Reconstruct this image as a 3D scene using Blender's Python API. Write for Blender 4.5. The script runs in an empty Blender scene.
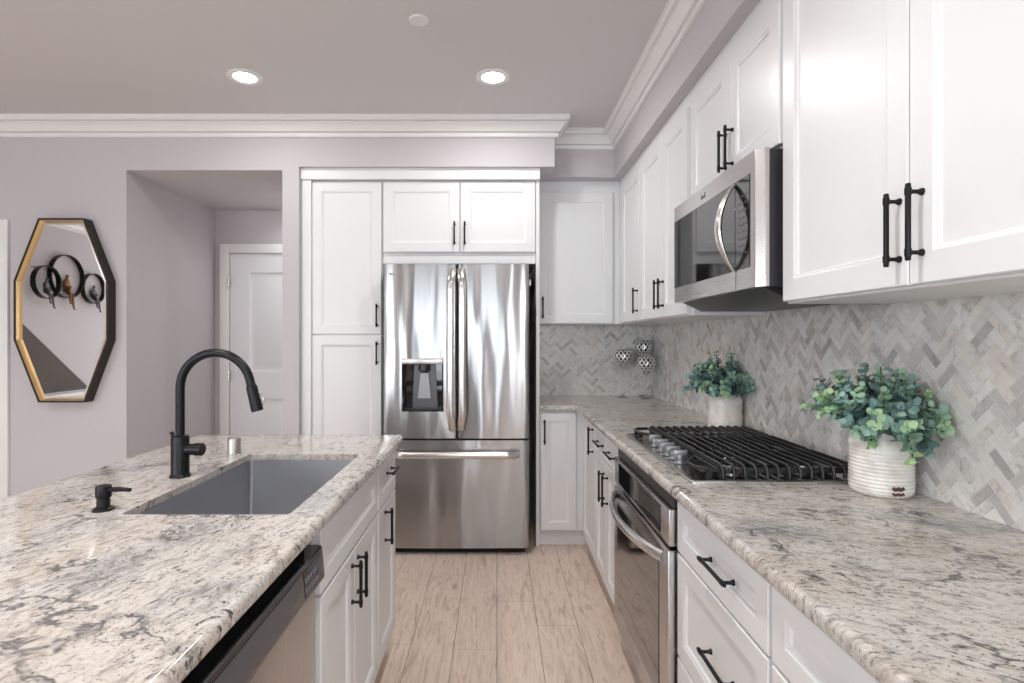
import bpy, bmesh, math, random
from mathutils import Vector, Matrix
random.seed(7)
SC = bpy.context.scene
COL = SC.collection
PI = math.pi
# ------------------------------------------------------------------ camera
CH = 1.335                                   # camera height, world x=0 y=0
cd = bpy.data.cameras.new('camera'); cam = bpy.data.objects.new('camera', cd); COL.objects.link(cam)
cam.location = (0, 0, CH); cam.rotation_euler = (PI/2, 0, 0)
cd.sensor_width = 36; cd.lens = 36*560/1024
cd.shift_x = 15/1024; cd.shift_y = -2.5/1024; cd.clip_start = .02
SC.camera = cam
# ------------------------------------------------------------------ world, exposure
SC.view_settings.view_transform = 'Standard'; SC.view_settings.look = 'None'
SC.view_settings.gamma = 1; SC.view_settings.exposure = 0.48
SC.view_settings.use_curve_mapping = False
SC.cycles.use_denoising = True
SC.cycles.max_bounces = 10; SC.cycles.diffuse_bounces = 7; SC.cycles.glossy_bounces = 4
SC.cycles.sample_clamp_indirect = 4
SC.cycles.caustics_reflective = False; SC.cycles.caustics_refractive = False
w = bpy.data.worlds.new('sky'); SC.world = w; w.use_nodes = True
w.node_tree.nodes['Background'].inputs[0].default_value = (.80, .90, 1.0, 1)
w.node_tree.nodes['Background'].inputs[1].default_value = 3.0
# ------------------------------------------------------------------ lights
def area(name, loc, rot, sx, sy, power, color=(1, 1, 1)):
    l = bpy.data.lights.new(name, 'AREA'); l.shape = 'RECTANGLE'; l.size = sx; l.size_y = sy
    l.energy = power; l.color = color
    o = bpy.data.objects.new(name, l); COL.objects.link(o); o.location = loc; o.rotation_euler = rot
    return o
# daylight at the patio door; rear and side windows are added as ambient fill
area('daylight_patio_door', (-.70, -3.10, 1.15), (PI/2, 0, 0), .95, 2.0, 9, (.93, .97, 1))
area('fill_rear_window', (-3.4, -3.10, 1.5), (PI/2, 0, 0), 1.7, 1.3, 34, (.93, .97, 1))
area('fill_side_window', (-5.10, -1.6, 1.5), (0, -PI/2, 0), 1.3, 1.5, 30, (.93, .97, 1))
CEIL = 2.72
LAMPS = [(-1.332, 2.96), (-.021, 2.96), (-1.332, .95), (-.021, .95), (-1.332, -1.1), (-.021, -1.1), (-3.3, 1.6), (-3.3, -.6), (-1.49, 4.36)]  # last entry is an added lamp, out of view, to brighten the hallway
LAMP_W = [3.3, 6.1, 8, 7.6, 8, 10, 5, 5, 1.8]      # the two in the photo are dimmer than those over the near room
area('fill_narrow_window', (.86, -3.10, 1.5), (PI/2, 0, 0), .5, 1.2, 16, (.93, .97, 1))  # added window light, sent along the aisle onto the back tiles
# ------------------------------------------------------------------ materials
def rgb(r, g, b):
    f = lambda c: (c/255/12.92) if c/255 <= .04045 else ((c/255+.055)/1.055)**2.4
    return (f(r), f(g), f(b), 1)
def mat(name, col=(.8, .8, .8, 1), rough=.5, metal=0., **kw):
    m = bpy.data.materials.new(name); m.use_nodes = True
    b = m.node_tree.nodes['Principled BSDF']
    b.inputs['Base Color'].default_value = col; b.inputs['Roughness'].default_value = rough
    b.inputs['Metallic'].default_value = metal
    for k, v in kw.items(): b.inputs[k.replace('_', ' ')].default_value = v
    return m
class NT:
    def __init__(s, m): s.t = m.node_tree; s.b = s.t.nodes['Principled BSDF']
    def n(s, typ, **kw):
        x = s.t.nodes.new(typ)
        for k, v in kw.items(): setattr(x, k, v)
        return x
    def l(s, a, b): s.t.links.new(a, b)
    def coord(s, scale=(1, 1, 1), rot=(0, 0, 0), loc=(0, 0, 0)):
        tc = s.n('ShaderNodeTexCoord'); mp = s.n('ShaderNodeMapping')
        mp.inputs['Scale'].default_value = scale; mp.inputs['Rotation'].default_value = rot
        mp.inputs['Location'].default_value = loc
        s.l(tc.outputs['Object'], mp.inputs[0]); return mp.outputs[0]
    def noise(s, vec, scale, detail=4, rough=.6, dist=0):
        x = s.n('ShaderNodeTexNoise'); x.inputs['Scale'].default_value = scale
        x.inputs['Detail'].default_value = detail; x.inputs['Roughness'].default_value = rough
        x.inputs['Distortion'].default_value = dist
        if vec: s.l(vec, x.inputs['Vector'])
        return x.outputs['Fac']
    def ramp(s, fac, stops):
        r = s.n('ShaderNodeValToRGB'); e = r.color_ramp.elements
        while len(e) < len(stops): e.new(.5)
        for i, (p, c) in enumerate(stops): e[i].position = p; e[i].color = c if len(c) == 4 else (*c, 1)
        s.l(fac, r.inputs[0]); return r.outputs[0]
    def mix(s, fac, a, b, mode='MIX'):
        x = s.n('ShaderNodeMix', data_type='RGBA', blend_type=mode)
        for sock, v in ((x.inputs[0], fac), (x.inputs[6], a), (x.inputs[7], b)):
            if hasattr(v, 'is_linked'): s.l(v, sock)
            else: sock.default_value = v
        return x.outputs[2]
    def bump(s, h, strength, dist=.01):
        x = s.n('ShaderNodeBump'); x.inputs['Strength'].default_value = strength; x.inputs['Distance'].default_value = dist
        s.l(h, x.inputs['Height']); s.l(x.outputs[0], s.b.inputs['Normal'])
W0, K0 = (0, 0, 0, 1), (1, 1, 1, 1)
def paint(name, col, rough, bump=.0, scale=300):
    m = mat(name, col, rough); t = NT(m)
    n = t.noise(t.coord(), scale, 2)
    if bump: t.bump(n, bump, .002)
    return m
M = {}
M['wall'] = paint('mauve_wall_paint', rgb(196, 192, 195), .85, .12)
M['ceiling'] = paint('mauve_ceiling_paint', rgb(210, 208, 208), .9, .12)
M['white'] = paint('white_cabinet_lacquer', rgb(228, 229, 230), .32, .02, 60)
M['trim'] = paint('white_trim_paint', rgb(232, 232, 231), .45, .02, 60)
M['door'] = paint('white_door_paint', rgb(226, 227, 229), .5, .02, 60)
M['black'] = mat('matte_black_metal', (.012, .012, .013, 1), .38, .6)
M['iron'] = mat('black_cast_iron', (.013, .013, .014, 1), .42, .1)
NT(M['iron']).bump(NT(M['iron']).noise(None, 400, 2), .2, .001)
M['faucet'] = mat('matte_black_faucet_finish', (.010, .010, .012, 1), .33, .5)
M['darkplastic'] = mat('dark_grey_plastic', (.03, .03, .033, 1), .35)
M['grip'] = mat('slate_grey_plastic', (.075, .078, .088, 1), .25)
M['curtain'] = mat('slate_curtain_cloth', rgb(96, 100, 110), .9)
M['gap'] = mat('black_gasket', (.006, .006, .006, 1), .8)
M['blackglass'] = mat('black_glass', (.012, .012, .014, 1), .04, 0, Specular_IOR_Level=.9)
M['ovenglass'] = mat('smoked_oven_glass', (.045, .036, .032, 1), .05, 0, Specular_IOR_Level=1.0, Coat_Weight=.5, Coat_Roughness=.03)
M['chrome'] = mat('polished_chrome', (.8, .8, .82, 1), .12, 1)
M['silver'] = mat('silver_mosaic', (.88, .88, .89, 1), .3, .55)
M['white_plastic'] = mat('white_outlet_plastic', rgb(226, 224, 222), .4)
M['grout'] = mat('pale_tile_grout', rgb(236, 234, 230), .9)
M['gold'] = mat('brushed_gold_metal', (.62, .42, .20, 1), .30, 1)
M['frame'] = mat('bronze_black_frame', (.035, .028, .023, 1), .38, .5)
M['mirror'] = mat('silver_mirror_glass', (.86, .86, .86, 1), .015, 1)
M['bronze'] = mat('aged_bronze', (.22, .11, .045, 1), .4, .9)
M['pewter'] = mat('dark_pewter', (.10, .10, .105, 1), .4, .8)
M['charcoal'] = mat('charcoal_painted_wall', rgb(86, 79, 75), .8)
M['stem'] = mat('eucalyptus_stem', rgb(86, 92, 66), .7)
M['glass'] = mat('clear_glass', (.98, .99, .99, 1), .03, 0, Transmission_Weight=1, IOR=1.35)
M['screen'] = mat('blue_grey_display_glass', (.05, .075, .12, 1), .15, 0, Specular_IOR_Level=.8)
M['legend'] = mat('pale_printed_legend', rgb(120, 128, 142), .5)
M['greylegend'] = mat('grey_badge_metal', (.55, .54, .53, 1), .35, .8)
M['dimlegend'] = mat('dim_printed_legend', (.10, .10, .105, 1), .5)
M['lens'] = mat('lit_lamp_lens', (1, 1, 1, 1), .5, 0, Emission_Color=(1, .97, .93, 1), Emission_Strength=14)
M['soil'] = mat('dark_moss', (.02, .025, .015, 1), .95)
M['brown'] = mat('brown_stamped_glaze', rgb(84, 50, 42), .5)

def stainless(name, col, rough, direction='Z', wave=.0, ws=6):
    m = mat(name, col, rough, 1.0); t = NT(m)
    sc = {'Z': (260, 260, 3), 'Y': (260, 3, 260), 'X': (3, 260, 260)}[direction]
    f = t.noise(t.coord(sc), 1, 3)
    r = t.n('ShaderNodeMapRange'); t.l(f, r.inputs[0])
    r.inputs[3].default_value = rough-.07; r.inputs[4].default_value = rough+.09
    t.l(r.outputs[0], t.b.inputs['Roughness'])
    if wave:
        sc2 = {'Z': (3.4, 3.4, .55), 'Y': (3, .6, 3), 'X': (.6, 3, 3)}[direction]
        g = t.noise(t.coord(sc2), ws, 1.5, .4)
        t.bump(g, wave, .05)
    t.b.inputs['Anisotropic'].default_value = .0
    return m
M['fridge_steel'] = stainless('brushed_stainless_fridge', (.385, .38, .375, 1), .20, 'Z', .38, 1.6)
M['fridge_steel'].node_tree.nodes['Principled BSDF'].inputs['Anisotropic'].default_value = .8
M['fridge_steel'].node_tree.nodes['Principled BSDF'].inputs['Anisotropic Rotation'].default_value = .25
M['steel'] = stainless('brushed_stainless', (.53, .515, .50, 1), .24, 'Y')
M['steelz'] = stainless('brushed_stainless_upright', (.52, .505, .49, 1), .24, 'Z')
M['handle_steel'] = stainless('satin_stainless_handle', (.72, .71, .69, 1), .2, 'Z')
M['capsteel'] = stainless('brushed_nickel_cap', (.52, .49, .46, 1), .38, 'Z')
M['plate'] = mat('dark_satin_plate', (.12, .12, .125, 1), .35, .6)
M['knob'] = mat('satin_grey_knob', (.33, .33, .34, 1), .38, .7)
M['sink_steel'] = stainless('brushed_sink_steel', (.50, .505, .525, 1), .34, 'Y')

# granite
def granite(name, ang, tone):
  m = mat(name, (.6, .57, .53, 1), .09, 0, Specular_IOR_Level=.55); t = NT(m)
  v0 = t.coord((1, 1, 1), (0, 0, 0))
  nz = t.n('ShaderNodeTexNoise'); nz.inputs['Scale'].default_value = 9; nz.inputs['Detail'].default_value = 3
  t.l(v0, nz.inputs['Vector'])
  vm = t.n('ShaderNodeVectorMath', operation='SCALE'); vm.inputs['Scale'].default_value = .07
  wob = t.n('ShaderNodeVectorMath', operation='ADD')
  t.l(nz.outputs['Color'], vm.inputs[0]); t.l(v0, wob.inputs[0]); t.l(vm.outputs[0], wob.inputs[1]); v = wob.outputs[0]
  rt = t.n('ShaderNodeMapping'); rt.inputs['Rotation'].default_value = (0, 0, ang); t.l(v, rt.inputs[0])
  st = t.n('ShaderNodeMapping'); st.inputs['Scale'].default_value = (1, 2.3, 1); t.l(rt.outputs[0], st.inputs[0]); vs = st.outputs[0]
  big = t.noise(vs, 2.3, 4, .55)
  c1 = t.ramp(big, [(.32, rgb(196, 170, 152)), (.43, rgb(218, 204, 190)), (.55, rgb(228, 223, 214)), (.68, rgb(178, 182, 182))])
  # crystals: voronoi cells of white, cream and grey feldspar
  vo = t.n('ShaderNodeTexVoronoi'); vo.inputs['Scale'].default_value = 62; vo.inputs['Randomness'].default_value = 1; t.l(vs, vo.inputs['Vector'])
  sp = t.n('ShaderNodeSeparateColor'); t.l(vo.outputs['Color'], sp.inputs[0])
  cc = t.ramp(sp.outputs[0], [(0, rgb(150, 143, 136)), (.14, rgb(188, 178, 167)), (.4, rgb(218, 208, 196)), (.7, rgb(234, 229, 222)), (1, rgb(198, 192, 184))])
  c = t.mix(.42, c1, cc)
  mid = t.ramp(t.noise(vs, 22, 6, .72), [(.37, rgb(120, 115, 110)), (.45, rgb(190, 181, 170)), (.52, rgb(226, 221, 213)), (.64, rgb(200, 190, 178))])
  c = t.mix(.5, c, mid)
  reg = t.ramp(t.noise(vs, 3.4, 4, .6), [(.36, (.15, .15, .15)), (.60, (1, 1, 1))])
  spk = t.ramp(t.noise(vs, 36, 6, .75), [(.385, K0), (.45, W0)])
  c = t.mix(t.mix(1, spk, reg, 'MULTIPLY'), c, rgb(74, 73, 72))
  fine = t.ramp(t.noise(v, 150, 3, .6), [(.34, (.75, .75, .75)), (.41, W0)])
  c = t.mix(fine, c, rgb(104, 97, 90))
  wht = t.ramp(t.noise(vs, 26, 4, .65), [(.58, W0), (.66, (.55, .55, .55))])
  c = t.mix(wht, c, rgb(232, 229, 224))
  vn = t.noise(rt.outputs[0], 2.4, 6, .62, .3)
  ve = t.ramp(vn, [(.484, W0), (.495, (.85, .85, .85)), (.502, (.85, .85, .85)), (.514, W0)])
  brk = t.ramp(t.noise(v, 8, 4, .65), [(.46, W0), (.56, K0)])
  c = t.mix(t.mix(1, ve, brk, 'MULTIPLY'), c, rgb(82, 85, 87))
  gp = t.ramp(t.noise(vs, 2.2, 6, .68), [(.55, W0), (.66, (.75, .75, .75))])
  c = t.mix(t.mix(1, gp, t.ramp(t.noise(vs, 30, 4, .7), [(.4, K0), (.6, (.2, .2, .2))]), 'MULTIPLY'), c, rgb(100, 106, 110))
  t.l(t.mix(1, c, tone, 'MULTIPLY'), t.b.inputs['Base Color'])
  return m
M['granite'] = granite('granite_right_run', .45, (.74, .75, .765, 1)); M['granite_island'] = granite('granite_island', -1.25, (.83, .83, .845, 1))

# marble mosaic tile (per tile value in attribute 'tile')
m = mat('marble_herringbone_tile', (.7, .69, .68, 1), .22); t = NT(m)
at = t.n('ShaderNodeAttribute', attribute_name='tile')
c = t.ramp(at.outputs['Fac'], [(0, rgb(172, 170, 168)), (.14, rgb(202, 199, 197)), (.32, rgb(222, 220, 218)), (.52, rgb(236, 235, 232)), (.72, rgb(226, 220, 212)), (.86, rgb(230, 229, 227)), (1, rgb(242, 241, 240))])
vv = t.n('ShaderNodeVectorMath', operation='SCALE'); vv.inputs['Scale'].default_value = 90
t.l(at.outputs['Color'], vv.inputs[0])
ad = t.n('ShaderNodeVectorMath', operation='ADD'); t.l(t.coord(), ad.inputs[0]); t.l(vv.outputs[0], ad.inputs[1])
nn = t.noise(ad.outputs[0], 22, 5, .65, .5)
d = t.ramp(nn, [(.30, (.55, .53, .52)), (.46, (.93, .93, .93)), (.62, (1.0, 1.0, 1.0))])
t.l(t.mix(.8, c, d, 'MULTIPLY'), t.b.inputs['Base Color']); M['tile'] = m

# floor planks (per plank value in attribute 'plank')
m = mat('oak_vinyl_plank', (.4, .3, .24, 1), .42); t = NT(m)
at = t.n('ShaderNodeAttribute', attribute_name='plank')
c = t.ramp(at.outputs['Fac'], [(0, rgb(172, 143, 125)), (.5, rgb(205, 181, 165)), (1, rgb(228, 209, 197))])
vv = t.n('ShaderNodeVectorMath', operation='SCALE'); vv.inputs['Scale'].default_value = 60
t.l(at.outputs['Color'], vv.inputs[0])
ad = t.n('ShaderNodeVectorMath', operation='ADD'); t.l(t.coord((1, 1, 1)), ad.inputs[0]); t.l(vv.outputs[0], ad.inputs[1])
mp = t.n('ShaderNodeMapping'); mp.inputs['Scale'].default_value = (9, 1.3, 1); t.l(ad.outputs[0], mp.inputs[0])
g1 = t.noise(mp.outputs[0], 2.2, 5, .6, 1.6)
g = t.ramp(g1, [(.30, (.66, .60, .56)), (.42, (.90, .88, .86)), (.53, (1.06, 1.05, 1.03)), (.68, (.80, .76, .73))])
mp2 = t.n('ShaderNodeMapping'); mp2.inputs['Scale'].default_value = (120, 4, 1); t.l(ad.outputs[0], mp2.inputs[0])
g2 = t.ramp(t.noise(mp2.outputs[0], 1, 3), [(.35, (.90, .89, .88)), (.6, (1, 1, 1))])
c = t.mix(1, t.mix(1, c, g, 'MULTIPLY'), g2, 'MULTIPLY')
mp3 = t.n('ShaderNodeMapping'); mp3.inputs['Scale'].default_value = (2.6, 1, 1); t.l(ad.outputs[0], mp3.inputs[0])
vo = t.n('ShaderNodeTexVoronoi'); vo.inputs['Scale'].default_value = 1.3; t.l(mp3.outputs[0], vo.inputs['Vector'])
kn = t.ramp(vo.outputs['Distance'], [(.02, K0), (.07, W0)])
c = t.mix(t.mix(1, kn, (.5, .5, .5, 1), 'MULTIPLY'), c, rgb(110, 84, 68))
t.l(c, t.b.inputs['Base Color']); t.bump(g1, .05, .004); M['floor'] = m

# eucalyptus leaves
m = mat('eucalyptus_leaf', (.15, .3, .25, 1), .55, 0, Subsurface_Weight=0); t = NT(m)
at = t.n('ShaderNodeAttribute', attribute_name='leaf')
c = t.ramp(at.outputs['Fac'], [(0, rgb(84, 112, 114)), (.3, rgb(108, 142, 140)), (.55, rgb(134, 168, 156)), (.78, rgb(154, 186, 156)), (1, rgb(170, 199, 150))])
t.l(c, t.b.inputs['Base Color']); M['leaf'] = m
# glazed pot
m = mat('cream_crackle_glaze', rgb(226, 222, 214), .14, 0, Coat_Weight=.4); t = NT(m)
n_ = t.noise(t.coord(), 16, 4)
t.l(t.ramp(n_, [(.35, rgb(212, 206, 197)), (.5, rgb(232, 229, 223)), (.7, rgb(238, 236, 232))]), t.b.inputs['Base Color']); M['pot'] = m

# ------------------------------------------------------------------ helpers
ORG = {}
def props(o, label=None, cat=None, group=None, kind=None):
    if label: o['label'] = label
    if cat: o['category'] = cat
    if group: o['group'] = group
    if kind: o['kind'] = kind
    return o
def thing(name, loc, label, cat, group=None):
    o = bpy.data.objects.new(name, None); COL.objects.link(o); o.location = loc
    o.empty_display_size = .1
    ORG[o] = Vector(loc); return props(o, label, cat, group)
def mesh(name, bm, mats, parent=None, loc=None, angle=38, smooth=True):
    bmesh.ops.recalc_face_normals(bm, faces=bm.faces[:])
    if parent is not None: org = ORG[parent]
    elif loc is not None: org = Vector(loc)
    else:
        xs = [v.co for v in bm.verts]
        org = Vector(((min(v.x for v in xs)+max(v.x for v in xs))/2, (min(v.y for v in xs)+max(v.y for v in xs))/2, min(v.z for v in xs)))
    bmesh.ops.translate(bm, verts=bm.verts[:], vec=-org)
    if smooth:
        lim = math.radians(angle)
        for f in bm.faces: f.smooth = True
        for e in bm.edges:
            if len(e.link_faces) != 2 or e.calc_face_angle(0) > lim: e.smooth = False
    me = bpy.data.meshes.new(name); bm.to_mesh(me); bm.free()
    for mm in (mats if isinstance(mats, (list, tuple)) else [mats]): me.materials.append(M[mm])
    o = bpy.data.objects.new(name, me); COL.objects.link(o)
    if parent is not None: o.parent = parent
    else: o.location = org
    ORG[o] = org
    return o
def B(): return bmesh.new()
def box(bm, x0, x1, y0, y1, z0, z1, bev=0, seg=2, mi=0):
    x0, x1 = sorted((x0, x1)); y0, y1 = sorted((y0, y1)); z0, z1 = sorted((z0, z1))
    r = bmesh.ops.create_cube(bm, size=1, matrix=Matrix.Translation(((x0+x1)/2, (y0+y1)/2, (z0+z1)/2)) @ Matrix.Diagonal((x1-x0, y1-y0, z1-z0, 1)))
    vs = r['verts']; fs = {f for v in vs for f in v.link_faces}
    for f in fs: f.material_index = mi
    if bev:
        es = {e for v in vs for e in v.link_edges}
        q = bmesh.ops.bevel(bm, geom=list(es), offset=bev, segments=seg, profile=.5, affect='EDGES')
        for f in q['faces']: f.material_index = mi
    return vs
def ring_loft(bm, rings, closed=True, cap0=True, cap1=True, mi=0):
    R = [[bm.verts.new(p) for p in r] for r in rings]
    n = len(R[0])
    for a, b in zip(R, R[1:]):
        for i in range(n if closed else n-1):
            j = (i+1) % n
            try: bm.faces.new((a[i], a[j], b[j], b[i])).material_index = mi
            except ValueError: pass
    if cap0 and n > 2: bm.faces.new(R[0][::-1]).material_index = mi
    if cap1 and n > 2: bm.faces.new(R[-1]).material_index = mi
    return R
def tube(bm, pts, r, seg=12, cap=True, flat=1.0, mi=0, up=None):
    pts = [Vector(p) for p in pts]; n = len(pts)
    rr = r if isinstance(r, (list, tuple)) else [r]*n
    tan = []
    for i in range(n):
        a = pts[max(i-1, 0)]; b = pts[min(i+1, n-1)]; d = (b-a)
        tan.append(d.normalized() if d.length > 1e-9 else Vector((0, 0, 1)))
    if up is None:
        up = Vector((0, 0, 1)) if abs(tan[0].z) < .9 else Vector((1, 0, 0))
    nrm = (Vector(up) - tan[0]*Vector(up).dot(tan[0])).normalized()
    rings = []
    for i in range(n):
        if i:
            ax = tan[i-1].cross(tan[i])
            if ax.length > 1e-8:
                nrm = Matrix.Rotation(tan[i-1].angle(tan[i]), 3, ax.normalized()) @ nrm
            nrm = (nrm - tan[i]*nrm.dot(tan[i])).normalized()
        bn = tan[i].cross(nrm)
        rings.append([pts[i] + nrm*(rr[i]*math.cos(2*PI*k/seg)) + bn*(rr[i]*flat*math.sin(2*PI*k/seg)) for k in range(seg)])
    ring_loft(bm, rings, True, cap, cap, mi)
def lathe(bm, prof, c, seg=32, mi=0, cap0=True, cap1=True, mod=None):
    rings = []
    for (r, z) in prof:
        rings.append([(c[0]+r*math.cos(2*PI*k/seg), c[1]+r*math.sin(2*PI*k/seg), c[2]+z) for k in range(seg)])
    ring_loft(bm, rings, True, cap0, cap1, mi)
def prism(bm, poly, fn, n0, n1, mi=0):
    ring_loft(bm, [[fn(u, v, n0) for u, v in poly], [fn(u, v, n1) for u, v in poly]], mi=mi)
def PF(facing, plane):
    if facing == 'W': return lambda u, v, n: (plane-n, u, v)
    if facing == 'E': return lambda u, v, n: (plane+n, u, v)
    return lambda u, v, n: (u, plane-n, v)
def rect_ring(fn, u0, u1, v0, v1, ins, n):
    return [fn(u0+ins, v0+ins, n), fn(u1-ins, v0+ins, n), fn(u1-ins, v1-ins, n), fn(u0+ins, v1-ins, n)]
TH = .02
def shaker(parent, facing, plane, u0, u1, v0, v1, w=.057, name='door', mt='white'):
    """overlay door: its FRONT face lies on plane"""
    fn = PF(facing, plane); bm = B()
    R = [(0, -TH), (0, -.0025), (.0025, 0), (w, 0), (w+.003, -.003), (w+.009, -.0045), (w+.012, -.010)]
    ring_loft(bm, [rect_ring(fn, u0, u1, v0, v1, i, n) for i, n in R])
    return mesh(name, bm, mt, parent)
def pull(parent, facing, plane, u, v, length=.155, vertical=True, off=.028, name='handle'):
    fn = PF(facing, plane); bm = B(); h = length/2; p = h-.016
    def at(s, n): return fn(u, v+s, n) if vertical else fn(u+s, v, n)
    tube(bm, [at(-h, off), at(-h+.003, off), at(h-.003, off), at(h, off)], [.0042, .0052, .0052, .0042], 10)
    for s in (-p, p):
        tube(bm, [at(s, .0002), at(s, .003), at(s, .009), at(s, off)], [.0075, .007, .0042, .0042], 10)
        tube(bm, [at(s-.007, off), at(s+.007, off)], .0063, 10)
    o = mesh(name, bm, 'black', parent); return o
def offset_poly(pts, offs, closed=True):
    """offs[i] = inset of edge i (pts[i]->pts[i+1]) to the left"""
    n = len(pts); out = []
    for i in range(n):
        p = Vector(pts[i])
        if not closed and i == 0: e = (Vector(pts[1])-p).normalized(); out.append(p+Vector((-e.y, e.x))*offs[0]); continue
        if not closed and i == n-1: e = (p-Vector(pts[i-1])).normalized(); out.append(p+Vector((-e.y, e.x))*offs[i-1]); continue
        a = (p-Vector(pts[i-1])).normalized(); b = (Vector(pts[(i+1) % n])-p).normalized()
        na, nb = Vector((-a.y, a.x)), Vector((-b.y, b.x)); oa, ob = offs[i-1], offs[i % len(offs)]
        cr = a.x*b.y-a.y*b.x
        if abs(cr) < 1e-4: out.append(p+na*(oa+ob)/2)
        else:
            pa = p+na*oa; pb = p+nb*ob; d = pb-pa
            s = (d.x*b.y-d.y*b.x)/cr
            out.append(pa+a*s)
    return out
def slab(bm, outline, exposed, holes, z0, z1, r):
    """outline counter-clockwise; exposed[i] edge flag gets the rounded edge"""
    levels = []; K = 5
    for k in range(K+1): a = PI/2*k/K; levels.append((r*(1-math.sin(a)), z0+r*(1-math.cos(a))))
    for k in range(K+1): a = PI/2*(1-k/K); levels.append((r*(1-math.sin(a)), z1-r*(1-math.cos(a))))
    rings = []
    for ins, z in levels:
        q = offset_poly(outline, [ins if e else 0 for e in exposed])
        rings.append([bm.verts.new((p.x, p.y, z)) for p in q])
    n = len(outline)
    for a, b in zip(rings, rings[1:]):
        for i in range(n): bm.faces.new((a[i], a[(i+1) % n], b[(i+1) % n], b[i]))
    hb = [[bm.verts.new((x, y, z0)) for x, y in h] for h in holes]
    ht = [[bm.verts.new((x, y, z1)) for x, y in h] for h in holes]
    for a, b in zip(hb, ht):
        for i in range(len(a)): bm.faces.new((a[i], a[(i+1) % len(a)], b[(i+1) % len(a)], b[i]))
    for loop, hs in ((rings[0], hb), (rings[-1], ht)):
        es = []
        for L in [loop]+hs:
            for i in range(len(L)):
                e = bm.edges.get((L[i], L[(i+1) % len(L)])) or bm.edges.new((L[i], L[(i+1) % len(L)]))
                es.append(e)
        bmesh.ops.triangle_fill(bm, edges=es, use_beauty=True)
def arc(cx, cy, r, a0, a1, n=6):
    return [(cx+r*math.cos(a0+(a1-a0)*k/n), cy+r*math.sin(a0+(a1-a0)*k/n)) for k in range(n+1)]
def struct(name, bm, mt, parent=None, **kw):
    o = mesh(name, bm, mt, parent, **kw)
    if parent is None: o['kind'] = 'structure'
    return o

# ================================================================== SETTING
XR, YB = 1.155, 4.178              # right wall face, kitchen back wall face
XL, YF = -5.0, -3.0                # left wall, wall behind the camera
YW = 3.53                          # wall with hallway opening
YH = 4.64                          # hallway end
SOF = 2.422
# floor
bm = B(); lay = bm.faces.layers.float_color.new('plank') if hasattr(bm.faces.layers, 'float_color') else None
planks = []; W_ = .1875
JOINTS = {-3: [2.45, 1.0], -2: [3.08, 1.75], -1: [2.41, 1.1], 0: [2.85, 1.5], 1: [2.61, 1.25], 2: [3.1, 1.8]}
k0, k1 = int(XL/W_)-1, int(XR/W_)+1
quads = []
for k in range(k0, k1+1):
    xa, xb = max(k*W_, XL), min((k+1)*W_, XR)
    if xb-xa < .001: continue
    js = sorted(JOINTS.get(k, [random.uniform(2.2, 3.4)]))
    cuts = [js[0]-1.22*i for i in range(1, 7)]+js
    cuts += [js[-1]+1.22*i for i in range(1, 4)]
    cuts = sorted(c for c in cuts if YF < c < 4.76)
    ys = [YF]+cuts+[4.76]
    for ya, yb in zip(ys, ys[1:]):
        if yb-ya > .01: quads.append((xa, xb, ya, yb))
vals = []
for xa, xb, ya, yb in quads:
    g = .0011
    vs = [(xa+g, ya+g, 0), (xb-g, ya+g, 0), (xb-g, yb-g, 0), (xa+g, yb-g, 0)]
    lo = [(a, b, -.003) for a, b, c in vs]
    n0 = len(bm.faces); ring_loft(bm, [lo, vs], cap0=False)
    bm.faces.ensure_lookup_table()
    q_ = (len(vals)//5*.618034+.37) % 1; r_ = (q_, q_, q_); vals += [r_]*(len(bm.faces)-n0)
n0 = len(bm.faces)
box(bm, XL-.1, XR+.1, YF-.1, 4.80, -.08, -.003, mi=1); vals += [(0, 0, 0)]*(len(bm.faces)-n0)
def face_attr(o, name, vals):
    a = o.data.attributes.new(name, 'FLOAT_COLOR', 'FACE')
    for i, v in enumerate(vals): a.data[i].color = (v[0], v[0] if False else v[1], v[2], 1)
fl = struct('floor', bm, ['floor', 'gap'], loc=(0, 0, 0), smooth=False); face_attr(fl, 'plank', vals)
# ceiling
bm = B(); box(bm, XL-.1, XR+.1, YF-.1, 4.80, CEIL, CEIL+.1); struct('ceiling', bm, 'ceiling')
bm = B()
prism(bm, [(.363, YW), (.363, 3.757), (.79, 3.757), (.79, YF), (XR, YF), (XR, YB), (-1.25, YB), (-1.25, YW)], lambda u, v, n: (u, v, n), SOF, CEIL)
struct('ceiling_soffit', bm, 'wall')
# walls
bm = B(); box(bm, XR, XR+.1, YF-.1, 4.80, 0, CEIL); wr = struct('wall_right', bm, 'wall')
bm = B(); box(bm, -1.25, XR, YB, YB+.1, 0, CEIL); wb = struct('wall_back', bm, 'wall')
bm = B()
box(bm, XL, -2.336, YW, 4.76, 0, CEIL); box(bm, -2.336, -1.353, YW, 4.76, 2.399, CEIL); box(bm, -1.353, -1.25, YW, 4.76, 0, CEIL)
bm_ = bm; struct('wall_left_of_kitchen', bm_, 'wall')
bm = B(); box(bm, -2.336, -1.353, YH, YH+.1, 0, 2.399); struct('wall_hallway', bm, 'wall')
bm = B()   # left room wall with a window opening added for fill light
for a in ((YF, -2.35, 0, CEIL), (-.85, YW+.1, 0, CEIL), (-2.35, -.85, 0, .85), (-2.35, -.85, 2.15, CEIL)): box(bm, XL-.1, XL, *a)
struct('wall_left', bm, 'wall')
bm = B()
for a in ((XL-.1, -4.25, 0, CEIL), (-2.55, -1.2, 0, CEIL), (-.2, .6, 0, CEIL), (1.1, XR, 0, CEIL), (.6, 1.1, 0, .9), (.6, 1.1, 2.15, CEIL), (-4.25, -2.55, 0, .85), (-4.25, -2.55, 2.15, CEIL), (-1.2, -.2, 2.15, CEIL)):
    box(bm, a[0], a[1], YF-.1, YF, a[2], a[3])
struct('wall_front', bm, 'wall')
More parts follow.
